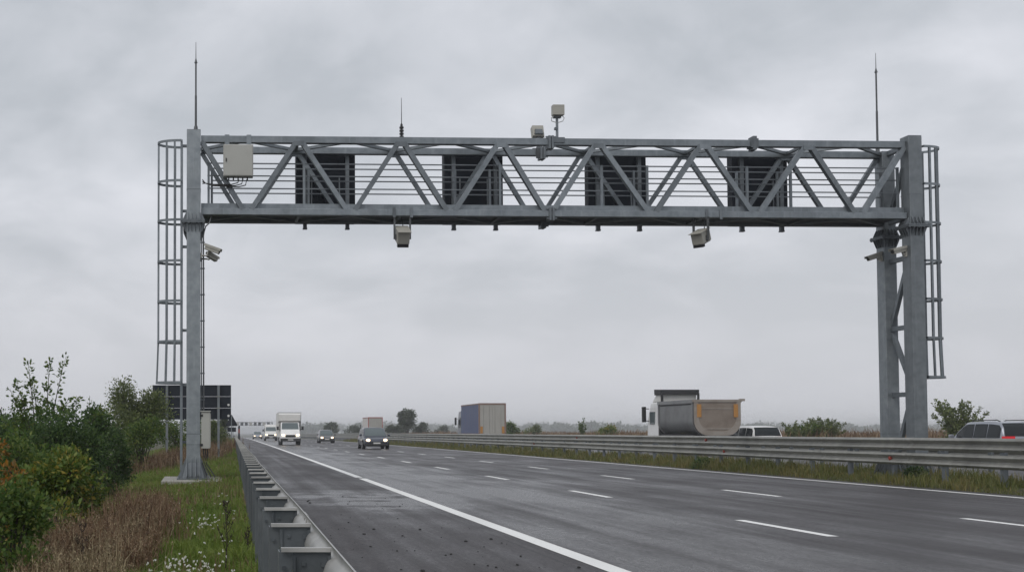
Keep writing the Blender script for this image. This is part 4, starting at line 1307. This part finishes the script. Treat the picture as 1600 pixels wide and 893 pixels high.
def sapling(name, label, cat, x, y, ztop, Wd, shoots, n, size, mat, seed, group=None, spread=1.0, bare=0.25):
    """upright shoots, each with leaves set along it"""
    rng = np.random.default_rng(seed)
    zb = gz(x, y); H = ztop - zb
    o = empty(name, (x, y, zb)); tag(o, label, cat, group)
    mb = MB(); Ps, Ds = [], []
    for s in range(shoots):
        a = rng.random() * 6.28
        rad = Wd / 2 * (0.2 + 0.8 * rng.random()) * spread
        h = H * (0.55 + 0.45 * rng.random()) if s else H * 0.97
        if s == 0: rad *= 0.3
        p0 = Vector((rng.normal() * .04, rng.normal() * .04, -0.05))
        p3 = Vector((rad * math.cos(a), rad * math.sin(a), h))
        p1 = Vector((p3.x * .12, p3.y * .12, h * .35)); p2 = Vector((p3.x * .5 + rng.normal() * .04, p3.y * .5, h * .7))
        pts = []
        for i in range(9):
            t = i / 8; u = 1 - t
            pts.append(p0 * u**3 + p1 * 3 * u * u * t + p2 * 3 * u * t * t + p3 * t**3)
        mb.tube(pts, 0.007 * H + .004, 5, 0.003)
        for i in range(n // shoots):
            t = bare + (1 - bare) * rng.random()
            k = min(7, int(t * 8)); p = pts[k].lerp(pts[k + 1], t * 8 - k)
            tang = (pts[k + 1] - pts[k]).normalized()
            side = rng.normal(size=3); side /= np.linalg.norm(side)
            tw = (0.02 + 0.16 * rng.random() ** 2 * (1.25 - t)) * H * 0.35
            Ps.append(np.array(p) + side * tw); Ds.append(np.array(tang) * .5 + side + np.array([0, 0, .1]))
        for i in range(6):
            t = bare + (0.95 - bare) * rng.random(); k = min(7, int(t * 8)); p = pts[k].lerp(pts[k + 1], t * 8 - k)
            sd = Vector(rng.normal(size=3)).normalized() * 0.10 * H * (1.2 - t); sd.z = abs(sd.z)
            mb.tube([p, p + sd], 0.0025 * H + .001, 4, 0.0015)
            for q in range(max(2, n // shoots // 14)):
                f = rng.random(); Ps.append(np.array(p + sd * f)); Ds.append(rng.normal(size=3) + np.array(sd.normalized()) * .8)
    V, Fc = leaves_mesh(np.array(Ps), np.array(Ds), size, rng)
    np_mesh('crown', V, Fc, M[mat], o)
    mb.build('trunk', M['bark'], o)
    return o

def px_x(px, y): return (px - CX) * y / F
def px_z(py, y): return CAMZ + (HOR - py) * y / F
LG = 'shrubs along the verge'
# near left, front to back
shrub('shrub', 'low dark green shrub in the bottom corner, in front of the brown dead stalks', 'shrub', px_x(18, 10), 10, 0, 1.15, 5200, 0.052, 'leaf_mid', 11, 10, LG, px_z(752, 10))
shrub('shrub', 'shrub with rust orange leaves at the edge of the picture', 'shrub', px_x(-4, 11.2), 11.2, 0, 0.5, 420, 0.062, 'leaf_orange', 12, 6, LG, px_z(684, 11.2))
shrub('shrub', 'yellow green shrub with a few golden leaf tips behind the brown dead stalks', 'shrub', px_x(92, 13.5), 13.5, 0, 1.25, 6200, 0.062, 'leaf_yellow', 13, 11, LG, px_z(700, 13.5))
sapling('sapling', 'slender sapling with golden leaves beside the yellow green shrub', 'sapling', px_x(137, 14.5), 14.5, px_z(703, 14.5), 0.5, 4, 420, 0.06, 'leaf_yellow', 14)
shrub('shrub', 'deep green shrub filling the gap behind the rust orange leaves', 'shrub', px_x(20, 15.5), 15.5, 0, 1.7, 6500, 0.06, 'leaf_mid', 15, 12, LG, px_z(672, 15.5))
shrub('shrub', 'big dark green bush below the tall sapling', 'shrub', px_x(82, 21), 21, 0, 1.9, 9500, 0.065, 'leaf_dark', 16, 14, LG, px_z(636, 21))
shrub('shrub', 'dark green bush right of the tall sapling, with a ragged twiggy top', 'shrub', px_x(142, 24), 24, 0, 1.45, 7500, 0.065, 'leaf_dark', 17, 12, LG, px_z(634, 24))
shrub('shrub', 'dark bush at the picture edge, behind the tall sapling', 'shrub', px_x(20, 27), 27, 0, 2.4, 8000, 0.075, 'leaf_dark', 18, 12, LG, px_z(640, 27))
sapling('sapling', 'tall sapling with upright leafy shoots standing out above the bushes', 'sapling', px_x(66, 22.5), 22.5, px_z(552, 22.5), 2.3, 14, 2300, 0.085, 'leaf_mid', 44, spread=1.25, bare=0.28)
sapling('sapling', 'thin twiggy sapling rising from the ragged dark bush', 'sapling', px_x(140, 25), 25, px_z(612, 25), 0.9, 6, 260, 0.07, 'leaf_mid', 20, bare=0.4)
shrub('shrub', 'dark bush sloping down toward the dead grass, before the grey sign', 'shrub', px_x(172, 30), 30, 0, 1.5, 6000, 0.08, 'leaf_dark', 21, 11, LG, px_z(668, 30))
shrub('tree', 'rounded pale green tree standing left of the wide dark road sign', 'tree', px_x(212, 44), 44, 0, 2.6, 11500, 0.10, 'leaf_sage', 22, 16, None, px_z(590, 44), low=0.35)
shrub('shrub', 'bright green bush under the wide dark road sign', 'shrub', px_x(222, 40), 40, 0, 1.9, 7000, 0.085, 'leaf_mid', 23, 12, LG, px_z(650, 40))
shrub('shrub', 'green bush behind the column, seen below the wide dark road sign', 'shrub', px_x(290, 56), 56, 0, 2.6, 7000, 0.10, 'leaf_mid', 24, 12, LG, px_z(638, 56))
shrub('shrub', 'grey green bush just past the wide dark road sign', 'shrub', px_x(332, 66), 66, 0, 1.9, 5000, 0.11, 'leaf_sage', 25, 10, LG, px_z(656, 66))
shrub('tree', 'hazy grey tree far off behind the bushes at the picture edge', 'tree', px_x(-5, 110), 110, 0, 5.5, 3500, 0.28, 'far_tree', 26, 12, None, px_z(648, 110), low=0.3)
shrub('shrub', 'hazy bush behind the triangular warning sign', 'shrub', px_x(346, 105), 105, 0, 2.2, 3000, 0.14, 'far_tree', 27, 9, LG, px_z(654, 105))

RG = 'shrubs beyond the opposite carriageway'
sapling('tree', 'small bushy tree right of the median columns, above the silver car', 'tree', px_x(1502, 55), 55, px_z(624, 55), 2.5, 20, 3600, 0.12, 'leaf_sage', 31, bare=0.2)
shrub('shrub', 'leafy base of scrub beneath the small bushy tree', 'shrub', px_x(1490, 57), 57, 1, 1.6, 1600, 0.12, 'leaf_sage', 32, 8, RG, px_z(658, 57))
for i, (px, py, w_, mat_, lab) in enumerate([
        (1241, 654, 1.3, 'leaf_sage', 'green scrub bush nearest the white estate car'),
        (1268, 660, 1.4, 'leaf_mid', 'low scrub bush with a flat top, second from the white estate car'),
        (1303, 650, 1.1, 'leaf_sage', 'tallest scrub bush of the row left of the median columns'),
        (1333, 652, 1.3, 'leaf_sage', 'green scrub bush at the end of the row next to the median columns')]):
    sapling('shrub', lab, 'shrub', px_x(px, 70), 70 + i, px_z(py, 70), w_ * 1.7, 20, 2400, 0.115, mat_, 40 + i, RG, bare=0.1)
shrub('tree', 'dark rounded tree standing alone between the slate car and the blue lorry', 'tree', px_x(637, 222), 222, 0, 4.6, 4200, 0.36, 'far_tree', 50, 13, None, px_z(640, 222), low=0.3)
shrub('shrub', 'dark bush touching the lone rounded tree on its right', 'shrub', px_x(662, 225), 225, 0, 3.6, 2200, 0.32, 'far_tree', 51, 9, RG, px_z(660, 225))
shrub('shrub', 'dark bush to the left of the lone rounded tree', 'shrub', px_x(616, 230), 230, 0, 4.0, 2200, 0.32, 'far_tree', 52, 9, RG, px_z(664, 230))
shrub('shrub', 'dark bush right behind the blue lorry', 'shrub', px_x(797, 150), 150, 0, 2.6, 2200, 0.22, 'leaf_mid', 53, 9, RG, px_z(659, 150))
shrub('shrub', 'low pale bush between the blue lorry and the thin upright sapling', 'shrub', px_x(832, 155), 155, 0, 3.2, 2200, 0.22, 'leaf_sage', 54, 9, RG, px_z(664, 155))
sapling('sapling', 'thin upright sapling on the horizon between the two lorries', 'sapling', px_x(910, 120), 120, px_z(653, 120), 1.5, 8, 500, 0.2, 'leaf_mid', 55, bare=0.1)
shrub('shrub', 'brownish bush on the horizon just left of the tipper lorry', 'shrub', px_x(946, 118), 118, 0, 2.6, 1800, 0.2, 'leaf_yellow', 56, 9, RG, px_z(663, 118))
shrub('tree', 'hazy tree rising above the small pewter car', 'tree', px_x(518, 300), 300, 0, 4.4, 2500, 0.45, 'far_tree', 57, 10, None, px_z(660, 300), low=0.3)
shrub('shrub', 'hazy bush between the small pewter car and the slate car', 'shrub', px_x(553, 290), 290, 0, 4.5, 2200, 0.4, 'far_tree', 58, 9, RG, px_z(664, 290))
shrub('tree', 'hazy round tree between the lone dark tree and the blue lorry', 'tree', px_x(690, 330), 330, 0, 4.2, 2200, 0.45, 'far_tree', 59, 9, None, px_z(664, 330), low=0.3)

shrub('weed_clump', 'dark leafy weed clump under the stacked beams in front of the tipper lorry', 'weed', 16.45, 38, .34, 1.0, 700, 0.07, 'leaf_dark', 80, 6)
shrub('weed_clump', 'small dark weed clump beside the plinth of the median columns', 'weed', 17.3, 27.6, .38, .6, 500, 0.06, 'leaf_dark', 81, 6)
# far-off woods that read as one mass
rng = np.random.default_rng(91)
Ps = []
for k in range(430):
    y = 1100 + 700 * rng.random()
    px = 450 + 1500 * rng.random() if k % 9 else -300 + 600 * rng.random()
    x = px_x(px, y)
    if -30 < x < 45: x += 80
    h = (px_z(662.3 + 2.5 * math.sin(px * .019) + 2 * math.sin(px * .071 + 1) + 1.5 * rng.normal(), y) - gz(x, y)) * (0.9 + .2 * rng.random())
    h = max(3.0, h)
    w = h * (0.9 + .8 * rng.random())
    n = 220
    d = rng.normal(size=(n, 3)); d /= np.linalg.norm(d, axis=1, keepdims=True)
    r = (0.5 + 0.5 * rng.random(n))[:, None]
    p = d * r * np.array([w * .6, w * .6, h * .42]) * (1 + .25 * np.sin(d[:, :1] * 5 + k)) + np.array([x, y, gz(x, y) + h * .52])
    p[:, 2] = np.maximum(p[:, 2], gz(x, y))
    Ps.append(p)
Ps = np.concatenate(Ps)
V, Fc = leaves_mesh(Ps, rng.normal(size=Ps.shape), 2.6, rng, width=0.8)
tag(np_mesh('distant_woods', V, Fc, M['far_tree']), 'hazy belt of woods along the horizon', 'woods', kind='stuff')

# ---- grass
def blades(X, Y, h, w, rng, lean=0.45, zoff=0.0):
    n = len(X)
    Zg = np.interp(X, XK, ZK) + np.where(Y < 700, -6.4e-6 * np.maximum(Y, 0) ** 2, -3.1) + zoff
    a = rng.random(n) * 6.283; ln = np.abs(rng.normal(size=n)) * lean * h
    b = a + rng.normal(size=n) * 0.8 + 1.57
    dx, dy = np.cos(a) * ln, np.sin(a) * ln
    sx, sy = np.cos(b) * w / 2, np.sin(b) * w / 2
    V = np.empty((n, 5, 3))
    V[:, 0] = np.stack([X - sx, Y - sy, Zg - .02], 1); V[:, 1] = np.stack([X + sx, Y + sy, Zg - .02], 1)
    V[:, 2] = np.stack([X + sx * .8 + dx * .35, Y + sy * .8 + dy * .35, Zg + h * .6], 1); V[:, 3] = np.stack([X - sx * .8 + dx * .35, Y - sy * .8 + dy * .35, Zg + h * .6], 1)
    V[:, 4] = np.stack([X + dx, Y + dy, Zg + h * (1 - .25 * np.minimum(1, lean))], 1)
    i = np.arange(n)[:, None] * 5
    return V.reshape(-1, 3), [i + np.array([[0, 1, 2, 3]]), i + np.array([[3, 2, 4]])]
rng = np.random.default_rng(5)
def clump_noise(X, Y, s):
    return np.sin(X * s + 1.3 * np.sin(Y * s * .7)) * np.sin(Y * s * .9 + 1.7 * np.sin(X * s * .6))
n = 150000
Yg = 6.0 + (rng.random(n) ** 2.2) * 64
Xg = -3.4 + rng.random(n) * 3.75
hh = (0.075 + 0.10 * rng.random(n)) * (1 + 0.45 * clump_noise(Xg, Yg, 2.3) + .3 * clump_noise(Xg, Yg, 5.1)) * (1 + Yg / 90)
V, Fc = blades(Xg, Yg, hh, 0.006 + 0.00045 * Yg, rng, 0.7)
tag(np_mesh('verge_grass', V, Fc, M['grass']), 'green grass growing on the verge beside the single beam guardrail', 'grass', kind='stuff')
n = 26000
Yg = 70 + (rng.random(n) ** 1.6) * 180; Xg = -7 + rng.random(n) * 7.3
V, Fc = blades(Xg, Yg, 0.2 + .2 * rng.random(n), 0.0006 * Yg, rng, 0.5)
tag(np_mesh('verge_grass', V, Fc, M['grass']), 'far strip of grass running along the verge toward the distant gantry', 'grass', kind='stuff')
n = 9000
Yg = 7 + (rng.random(n) ** 2.0) * 50; Xg = -2.6 + rng.random(n) * 2.85
kp = clump_noise(Xg, Yg, 1.4) > -.1
V, Fc = blades(Xg[kp], Yg[kp], 0.14 + 0.22 * rng.random(kp.sum()), 0.003 + .0003 * Yg[kp], rng, 0.4)
tag(np_mesh('straw_grass', V, Fc, M['dry']), 'thin straw coloured stems standing in the green verge grass', 'grass', kind='stuff')
# median grass and strip along the far rail
n = 90000
Yg = 8 + (rng.random(n) ** 1.9) * 150; Xg = 16.02 + rng.random(n) * 3.6
hh = (0.08 + 0.24 * rng.random(n) ** 1.8) * (1 + .6 * clump_noise(Xg, Yg, 1.1) + .5 * clump_noise(Xg, Yg, 2.9))
V, Fc = blades(Xg, Yg, hh, 0.008 + 0.0004 * Yg, rng, 0.5)
tag(np_mesh('median_grass', V, Fc, M['grass_med']), 'olive and brown grass growing under the median guardrail', 'grass', kind='stuff')
# rough field edge beyond the opposite carriageway
n = 50000
Yg = 25 + (rng.random(n) ** 1.5) * 260; Xg = 33.3 + rng.random(n) ** 1.3 * 60
V, Fc = blades(Xg, Yg, (0.5 + 0.7 * rng.random(n)) * (1 + .4 * clump_noise(Xg, Yg, .25)), 0.012 + 0.0006 * Yg, rng, 0.35)
tag(np_mesh('dry_weeds', V, Fc, M['dry']), 'brown weeds on the field edge beyond the opposite carriageway', 'weeds', kind='stuff')

# dead brown stalks, near clump and the band past the plinth
def stalk_field(spots, name, label, seed, mat='dry'):
    rng = np.random.default_rng(seed)
    X, Y, H = [], [], []
    for (x, y, rx, ry, n, h) in spots:
        X.append(x + rng.normal(size=n) * rx); Y.append(y + rng.normal(size=n) * ry); H.append(h * (0.55 + .5 * rng.random(n)))
    X, Y, H = map(np.concatenate, (X, Y, H))
    keep = rng.random(len(X)) < 0.55
    X, Y, H = X[keep], Y[keep], H[keep] * (0.55 + 0.62 * rng.random(keep.sum()))
    Zg = np.array([gz(a_, b_) for a_, b_ in zip(X, Y)])
    V, Fc = blades(X, Y, H, 0.0045 + 0.00038 * Y, rng, 0.26)
    Vs, Fs, off_ = [V], list(Fc), len(V)
    m_ = 7
    k = np.repeat(np.arange(len(X)), m_)
    f = 0.35 + .6 * rng.random(len(k))
    ang = rng.random(len(k)) * 6.283
    Lb = H[k] * (0.10 + 0.20 * rng.random(len(k))) * (1.25 - f)
    P = np.stack([X[k] + rng.normal(size=len(k)) * .012, Y[k] + rng.normal(size=len(k)) * .012, Zg[k] + H[k] * f * .8], 1)
    D = np.stack([np.cos(ang) * .75, np.sin(ang) * .75, .9 + .4 * rng.random(len(k))], 1); D /= np.linalg.norm(D, axis=1, keepdims=True)
    Wd_ = (0.0016 + 0.00022 * Y[k])[:, None]
    S = np.stack([-np.sin(ang), np.cos(ang), np.zeros(len(k))], 1)
    Q = np.empty((len(k), 3, 3)); Q[:, 0] = P - S * Wd_; Q[:, 1] = P + S * Wd_; Q[:, 2] = P + D * Lb[:, None]
    Vs.append(Q.reshape(-1, 3)); Fs.append(np.arange(len(k))[:, None] * 3 + np.array([[0, 1, 2]]) + off_); off_ += len(k) * 3
    V2, F2 = leaves_mesh(P + D * Lb[:, None] * .9, D + rng.normal(size=D.shape) * .4, 0.022, rng, width=0.5)
    Vs.append(V2); Fs.append(F2[0] + off_)
    V, V2, Fall = np.concatenate(Vs), np.zeros((0, 3)), Fs
    tag(np_mesh(name, np.concatenate([V, V2]), Fall, M[mat]), label, 'weeds', kind='stuff')
sp = []
for (px, y, rx, ry, n, ztop) in ((150, 11.5, .22, .5, 1100, 800), (205, 13.5, .22, .7, 1300, 748), (120, 12.5, .25, .5, 900, 790), (240, 15.5, .16, .7, 1000, 755), (85, 10, .2, .4, 900, 845), (215, 11.0, .10, .5, 500, 815)):
    x = px_x(px, y); sp.append((x, y, rx, ry, n, px_z(ztop, y) - gz(x, y)))
stalk_field(sp, 'dead_stalks', 'thicket of brown dead stalks in front of the yellow green shrub', 61)
sp = []
for (px, y, rx, ry, n, ztop) in ((95, 9.6, .16, .4, 260, 835), (150, 9.8, .14, .4, 240, 822), (60, 11, .2, .4, 160, 820), (185, 11.2, .12, .5, 150, 798), (225, 13, .15, .6, 110, 768), (120, 12.2, .3, .6, 120, 778)):
    x = px_x(px, y); sp.append((x, y, rx, ry, n, px_z(ztop, y) - gz(x, y)))
stalk_field(sp, 'straw_stalks', 'pale straw stalks leaning in front of the brown dead thicket', 63, 'straw')
sp = []
for (px, y, rx, ry, n, ztop) in ((190, 41, .5, 2.2, 1300, 703), (250, 44, .5, 3, 1500, 699), (165, 37, .3, 2, 700, 710), (330, 56, .45, 4, 1300, 686), (352, 74, .5, 6, 900, 680), (285, 48, .5, 3, 1200, 692)):
    x = px_x(px, y); sp.append((x, y, rx, ry, n, px_z(ztop, y) - gz(x, y)))
stalk_field(sp, 'dead_stalks', 'band of reddish brown dead weeds behind the column base', 62)
# single dead weed plants
def weed(px, y, py, label, seed, branch=14):
    rng = np.random.default_rng(seed)
    x = px_x(px, y); zb = gz(x, y); H = px_z(py, y) - zb
    o = empty('dead_weed', (x, y, zb)); tag(o, label, 'weed')
    mb = MB()
    mb.tube([(0, 0, -.03), (.02, .0, H * .5), (-.01, .02, H)], .008, 5, .002)
    mb.build('stem', M['deadstem'], o)
    mb = MB()
    for k in range(branch):
        t = .25 + .7 * rng.random(); a = rng.random() * 6.28; L = H * .28 * (1.2 - t)
        p = Vector((0.01, 0.005, H * t)); q = p + Vector((math.cos(a) * L * .6, math.sin(a) * L * .6, L))
        mb.tube([p, p.lerp(q, .5) + Vector((0, 0, -.02)), q], .004, 4, .0015)
        for j in range(4):
            c = p.lerp(q, .5 + .5 * rng.random()); mb.tube([c, c + Vector((rng.normal() * .02, rng.normal() * .02, .03))], .004, 4, .002)
    mb.build('twig', M['deadstem'], o)
weed(352, 10.5, 782, 'dark dead branching weed standing in the green grass near the guardrail brackets', 71)
weed(128, 10.2, 812, 'dark dead weed standing in front of the brown stalk thicket', 72, 10)
weed(385, 11.5, 822, 'short dead weed leaning close to the guardrail posts', 73, 10)

# white yarrow-like flowers
rng = np.random.default_rng(8)
mb = MB(); V2 = []
def flower(x, y, h, r):
    z = gz(x, y) + h
    for k in range(5):
        a = rng.random() * 6.28; d = 1.9 * r * rng.random()
        c = Vector((x + d * math.cos(a), y + d * math.sin(a), z + rng.normal() * .004))
        rr = r * .42
        mb.loft([[c + Vector((rr * s * math.cos(i * 1.047), rr * s * math.sin(i * 1.047), dz)) for i in range(6)] for s, dz in ((.5, -.006), (1, 0), (.6, .008))])
for cx_, cy_, sx, sy, n in ((px_x(320, 14.5), 14.5, .12, .45, 34), (px_x(300, 9.7), 9.7, .14, .3, 36), (px_x(262, 9.9), 9.9, .1, .3, 16), (px_x(330, 10.5), 10.5, .35, 1.2, 22), (px_x(350, 18), 18, .25, 4, 22), (px_x(380, 16), 16, .12, 4, 12)):
    for k in range(n):
        x, y = cx_ + rng.normal() * sx, cy_ + rng.normal() * sy
        if x < .05:
            flower(x, y, .13 + .10 * rng.random(), .006 + .007 * rng.random())
tag(mb.build('wildflowers', M['petal']), 'small white wildflowers scattered in the green verge grass', 'wildflowers', kind='stuff')

# weeds along the edge of the asphalt and broad-leaved plants in the verge
rng = np.random.default_rng(9)
n = 5200
Yg = 14 + rng.random(n) ** 1.4 * 80; Xg = 0.58 + np.abs(rng.normal(size=n)) * .05
keep = clump_noise(Xg * 2, Yg, .8) > .1
V, Fc = blades(Xg[keep], Yg[keep], .06 + .12 * rng.random(keep.sum()), .006 + .0003 * Yg[keep], rng, .6)
tag(np_mesh('edge_weeds', V, Fc, M['grass_med']), 'sparse weeds sprouting along the edge of the hard shoulder', 'weeds', kind='stuff')
n = 5000
Yg = 8 + rng.random(n) ** 2 * 30; Xg = -2.4 + rng.random(n) * 2.5
keep = clump_noise(Xg, Yg, 1.7) > .25
X_, Y_ = Xg[keep], Yg[keep]
P = np.stack([X_, Y_, np.interp(X_, XK, ZK) + .03 + .06 * rng.random(len(X_))], 1)
V, Fc = leaves_mesh(P, np.stack([rng.normal(size=len(P)), rng.normal(size=len(P)), .4 + .2 * rng.random(len(P))], 1), .06, rng)
tag(np_mesh('clover_leaves', V, Fc, M['leaf_mid']), 'low broad leaved plants among the verge grass', 'plants', kind='stuff')

# ------------------------------------------------------------------ haze
hm = bpy.data.materials.new('haze_air'); hm.use_nodes = True
t = hm.node_tree
for nd in list(t.nodes):
    if nd.type != 'OUTPUT_MATERIAL': t.nodes.remove(nd)
pv = t.nodes.new('ShaderNodeVolumePrincipled')
pv.inputs['Color'].default_value = (0.97, 0.98, 1.0, 1)
pv.inputs['Density'].default_value = 0.0007
pv.inputs['Anisotropy'].default_value = 0.65
t.links.new(pv.outputs[0], [x for x in t.nodes if x.type == 'OUTPUT_MATERIAL'][0].inputs['Volume'])
hz_ = MB().span(-4200, 4600, -300, 5200, -10.5, 12.6).build('haze', hm)
tag(hz_, 'thin grey haze hanging in the air', 'haze', kind='stuff')

# ------------------------------------------------------------------ sky and light
world = bpy.data.worlds.new('World'); scene.world = world; world.use_nodes = True
t = world.node_tree
bg = t.nodes['Background']
sky = t.nodes.new('ShaderNodeTexSky'); sky.sky_type = 'NISHITA'; sky.sun_disc = False
SUN_EL, SUN_AZ = R(48), R(215)
sky.sun_elevation = SUN_EL; sky.sun_rotation = SUN_AZ
sky.air_density = 1.5; sky.dust_density = 4.0
tc = t.nodes.new('ShaderNodeTexCoord')
sep = t.nodes.new('ShaderNodeSeparateXYZ'); t.links.new(tc.outputs['Generated'], sep.inputs[0])
def wm(op, a, b=None):
    x = t.nodes.new('ShaderNodeMath'); x.operation = op
    for i, v_ in enumerate((a, b)):
        if v_ is None: continue
        if isinstance(v_, (int, float)): x.inputs[i].default_value = v_
        else: t.links.new(v_, x.inputs[i])
    return x.outputs[0]
den = wm('ADD', wm('ABSOLUTE', sep.outputs[2]), 0.34)
cu, cv = wm('DIVIDE', sep.outputs[0], den), wm('DIVIDE', sep.outputs[1], den)
cmb = t.nodes.new('ShaderNodeCombineXYZ'); t.links.new(cu, cmb.inputs[0]); t.links.new(cv, cmb.inputs[1])
def wn(scale, det, rough, off):
    mp = t.nodes.new('ShaderNodeMapping'); mp.inputs['Location'].default_value = off; t.links.new(cmb.outputs[0], mp.inputs['Vector'])
    x = t.nodes.new('ShaderNodeTexNoise'); x.inputs['Scale'].default_value = scale; x.inputs['Detail'].default_value = det; x.inputs['Roughness'].default_value = rough
    x.inputs['Distortion'].default_value = 0.4
    t.links.new(mp.outputs[0], x.inputs['Vector'])
    return x.outputs['Fac']
SKX, SKY0 = 1.3, 4.1
nz = wm('ADD', wm('MULTIPLY', wn(1.9, 7, .5, (SKX, SKY0, 0)), .68), wm('MULTIPLY', wn(5.0, 7, .55, (5.3, 2.2, 1)), .28))
rp = t.nodes.new('ShaderNodeValToRGB'); t.links.new(nz, rp.inputs['Fac'])
SKY = 10.0   # background strength 0.1
e = rp.color_ramp.elements
e[0].position, e[0].color = 0.40, (0.525, 0.555, 0.60, 1)
e[1].position, e[1].color = 0.61, (0.79, 0.805, 0.86, 1)
# a little denser toward the horizon
hzr = t.nodes.new('ShaderNodeValToRGB'); t.links.new(sep.outputs[2], hzr.inputs['Fac'])
h = hzr.color_ramp.elements
h[0].position, h[0].color = 0.0, (1, 1, 1, 1)
h[1].position, h[1].color = 0.22, (0, 0, 0, 1)
mx0 = t.nodes.new('ShaderNodeMix'); mx0.data_type = 'RGBA'
t.links.new(hzr.outputs[0], mx0.inputs[0]); t.links.new(rp.outputs[0], mx0.inputs[6]); mx0.inputs[7].default_value = (0.66, 0.67, 0.715, 1)
sc_ = t.nodes.new('ShaderNodeMix'); sc_.data_type = 'RGBA'; sc_.blend_type = 'MULTIPLY'; sc_.inputs[0].default_value = 1
t.links.new(mx0.outputs[2], sc_.inputs[6]); sc_.inputs[7].default_value = (SKY, SKY, SKY, 1)
mx = t.nodes.new('ShaderNodeMix'); mx.data_type = 'RGBA'; mx.inputs[0].default_value = 0.95
t.links.new(sky.outputs[0], mx.inputs[6]); t.links.new(sc_.outputs[2], mx.inputs[7])
t.links.new(mx.outputs[2], bg.inputs['Color']); bg.inputs['Strength'].default_value = 0.1

sd = bpy.data.lights.new('sun', 'SUN'); sd.energy = 1.2; sd.angle = R(35); sd.color = (1.0, 0.97, 0.93)
so = bpy.data.objects.new('sun', sd); COL.objects.link(so)
dvec = Vector((math.sin(SUN_AZ) * math.cos(SUN_EL), math.cos(SUN_AZ) * math.cos(SUN_EL), math.sin(SUN_EL)))
so.rotation_euler = dvec.to_track_quat('Z', 'Y').to_euler()
so.location = (0, -20, 40)

# ------------------------------------------------------------------ camera
cd = bpy.data.cameras.new('camera'); co = bpy.data.objects.new('camera', cd); COL.objects.link(co)
cd.sensor_width = 36; cd.lens = 36 * F / 1600
cd.shift_x = (800 - CX) / 1600; cd.shift_y = (CY - 446.5) / 1600
cd.clip_start = 0.05; cd.clip_end = 20000
co.location = (0, 0, CAMZ); co.rotation_euler = (R(90) + PITCH, 0, 0)
scene.camera = co
scene.view_settings.view_transform = 'Standard'; scene.view_settings.look = 'None'
scene.view_settings.exposure = 0; scene.view_settings.gamma = 1
scene.render.engine = 'CYCLES'
scene.cycles.use_denoising = True
scene.cycles.max_bounces = 6; scene.cycles.diffuse_bounces = 3; scene.cycles.glossy_bounces = 3; scene.cycles.volume_bounces = 2
scene.cycles.transparent_max_bounces = 8
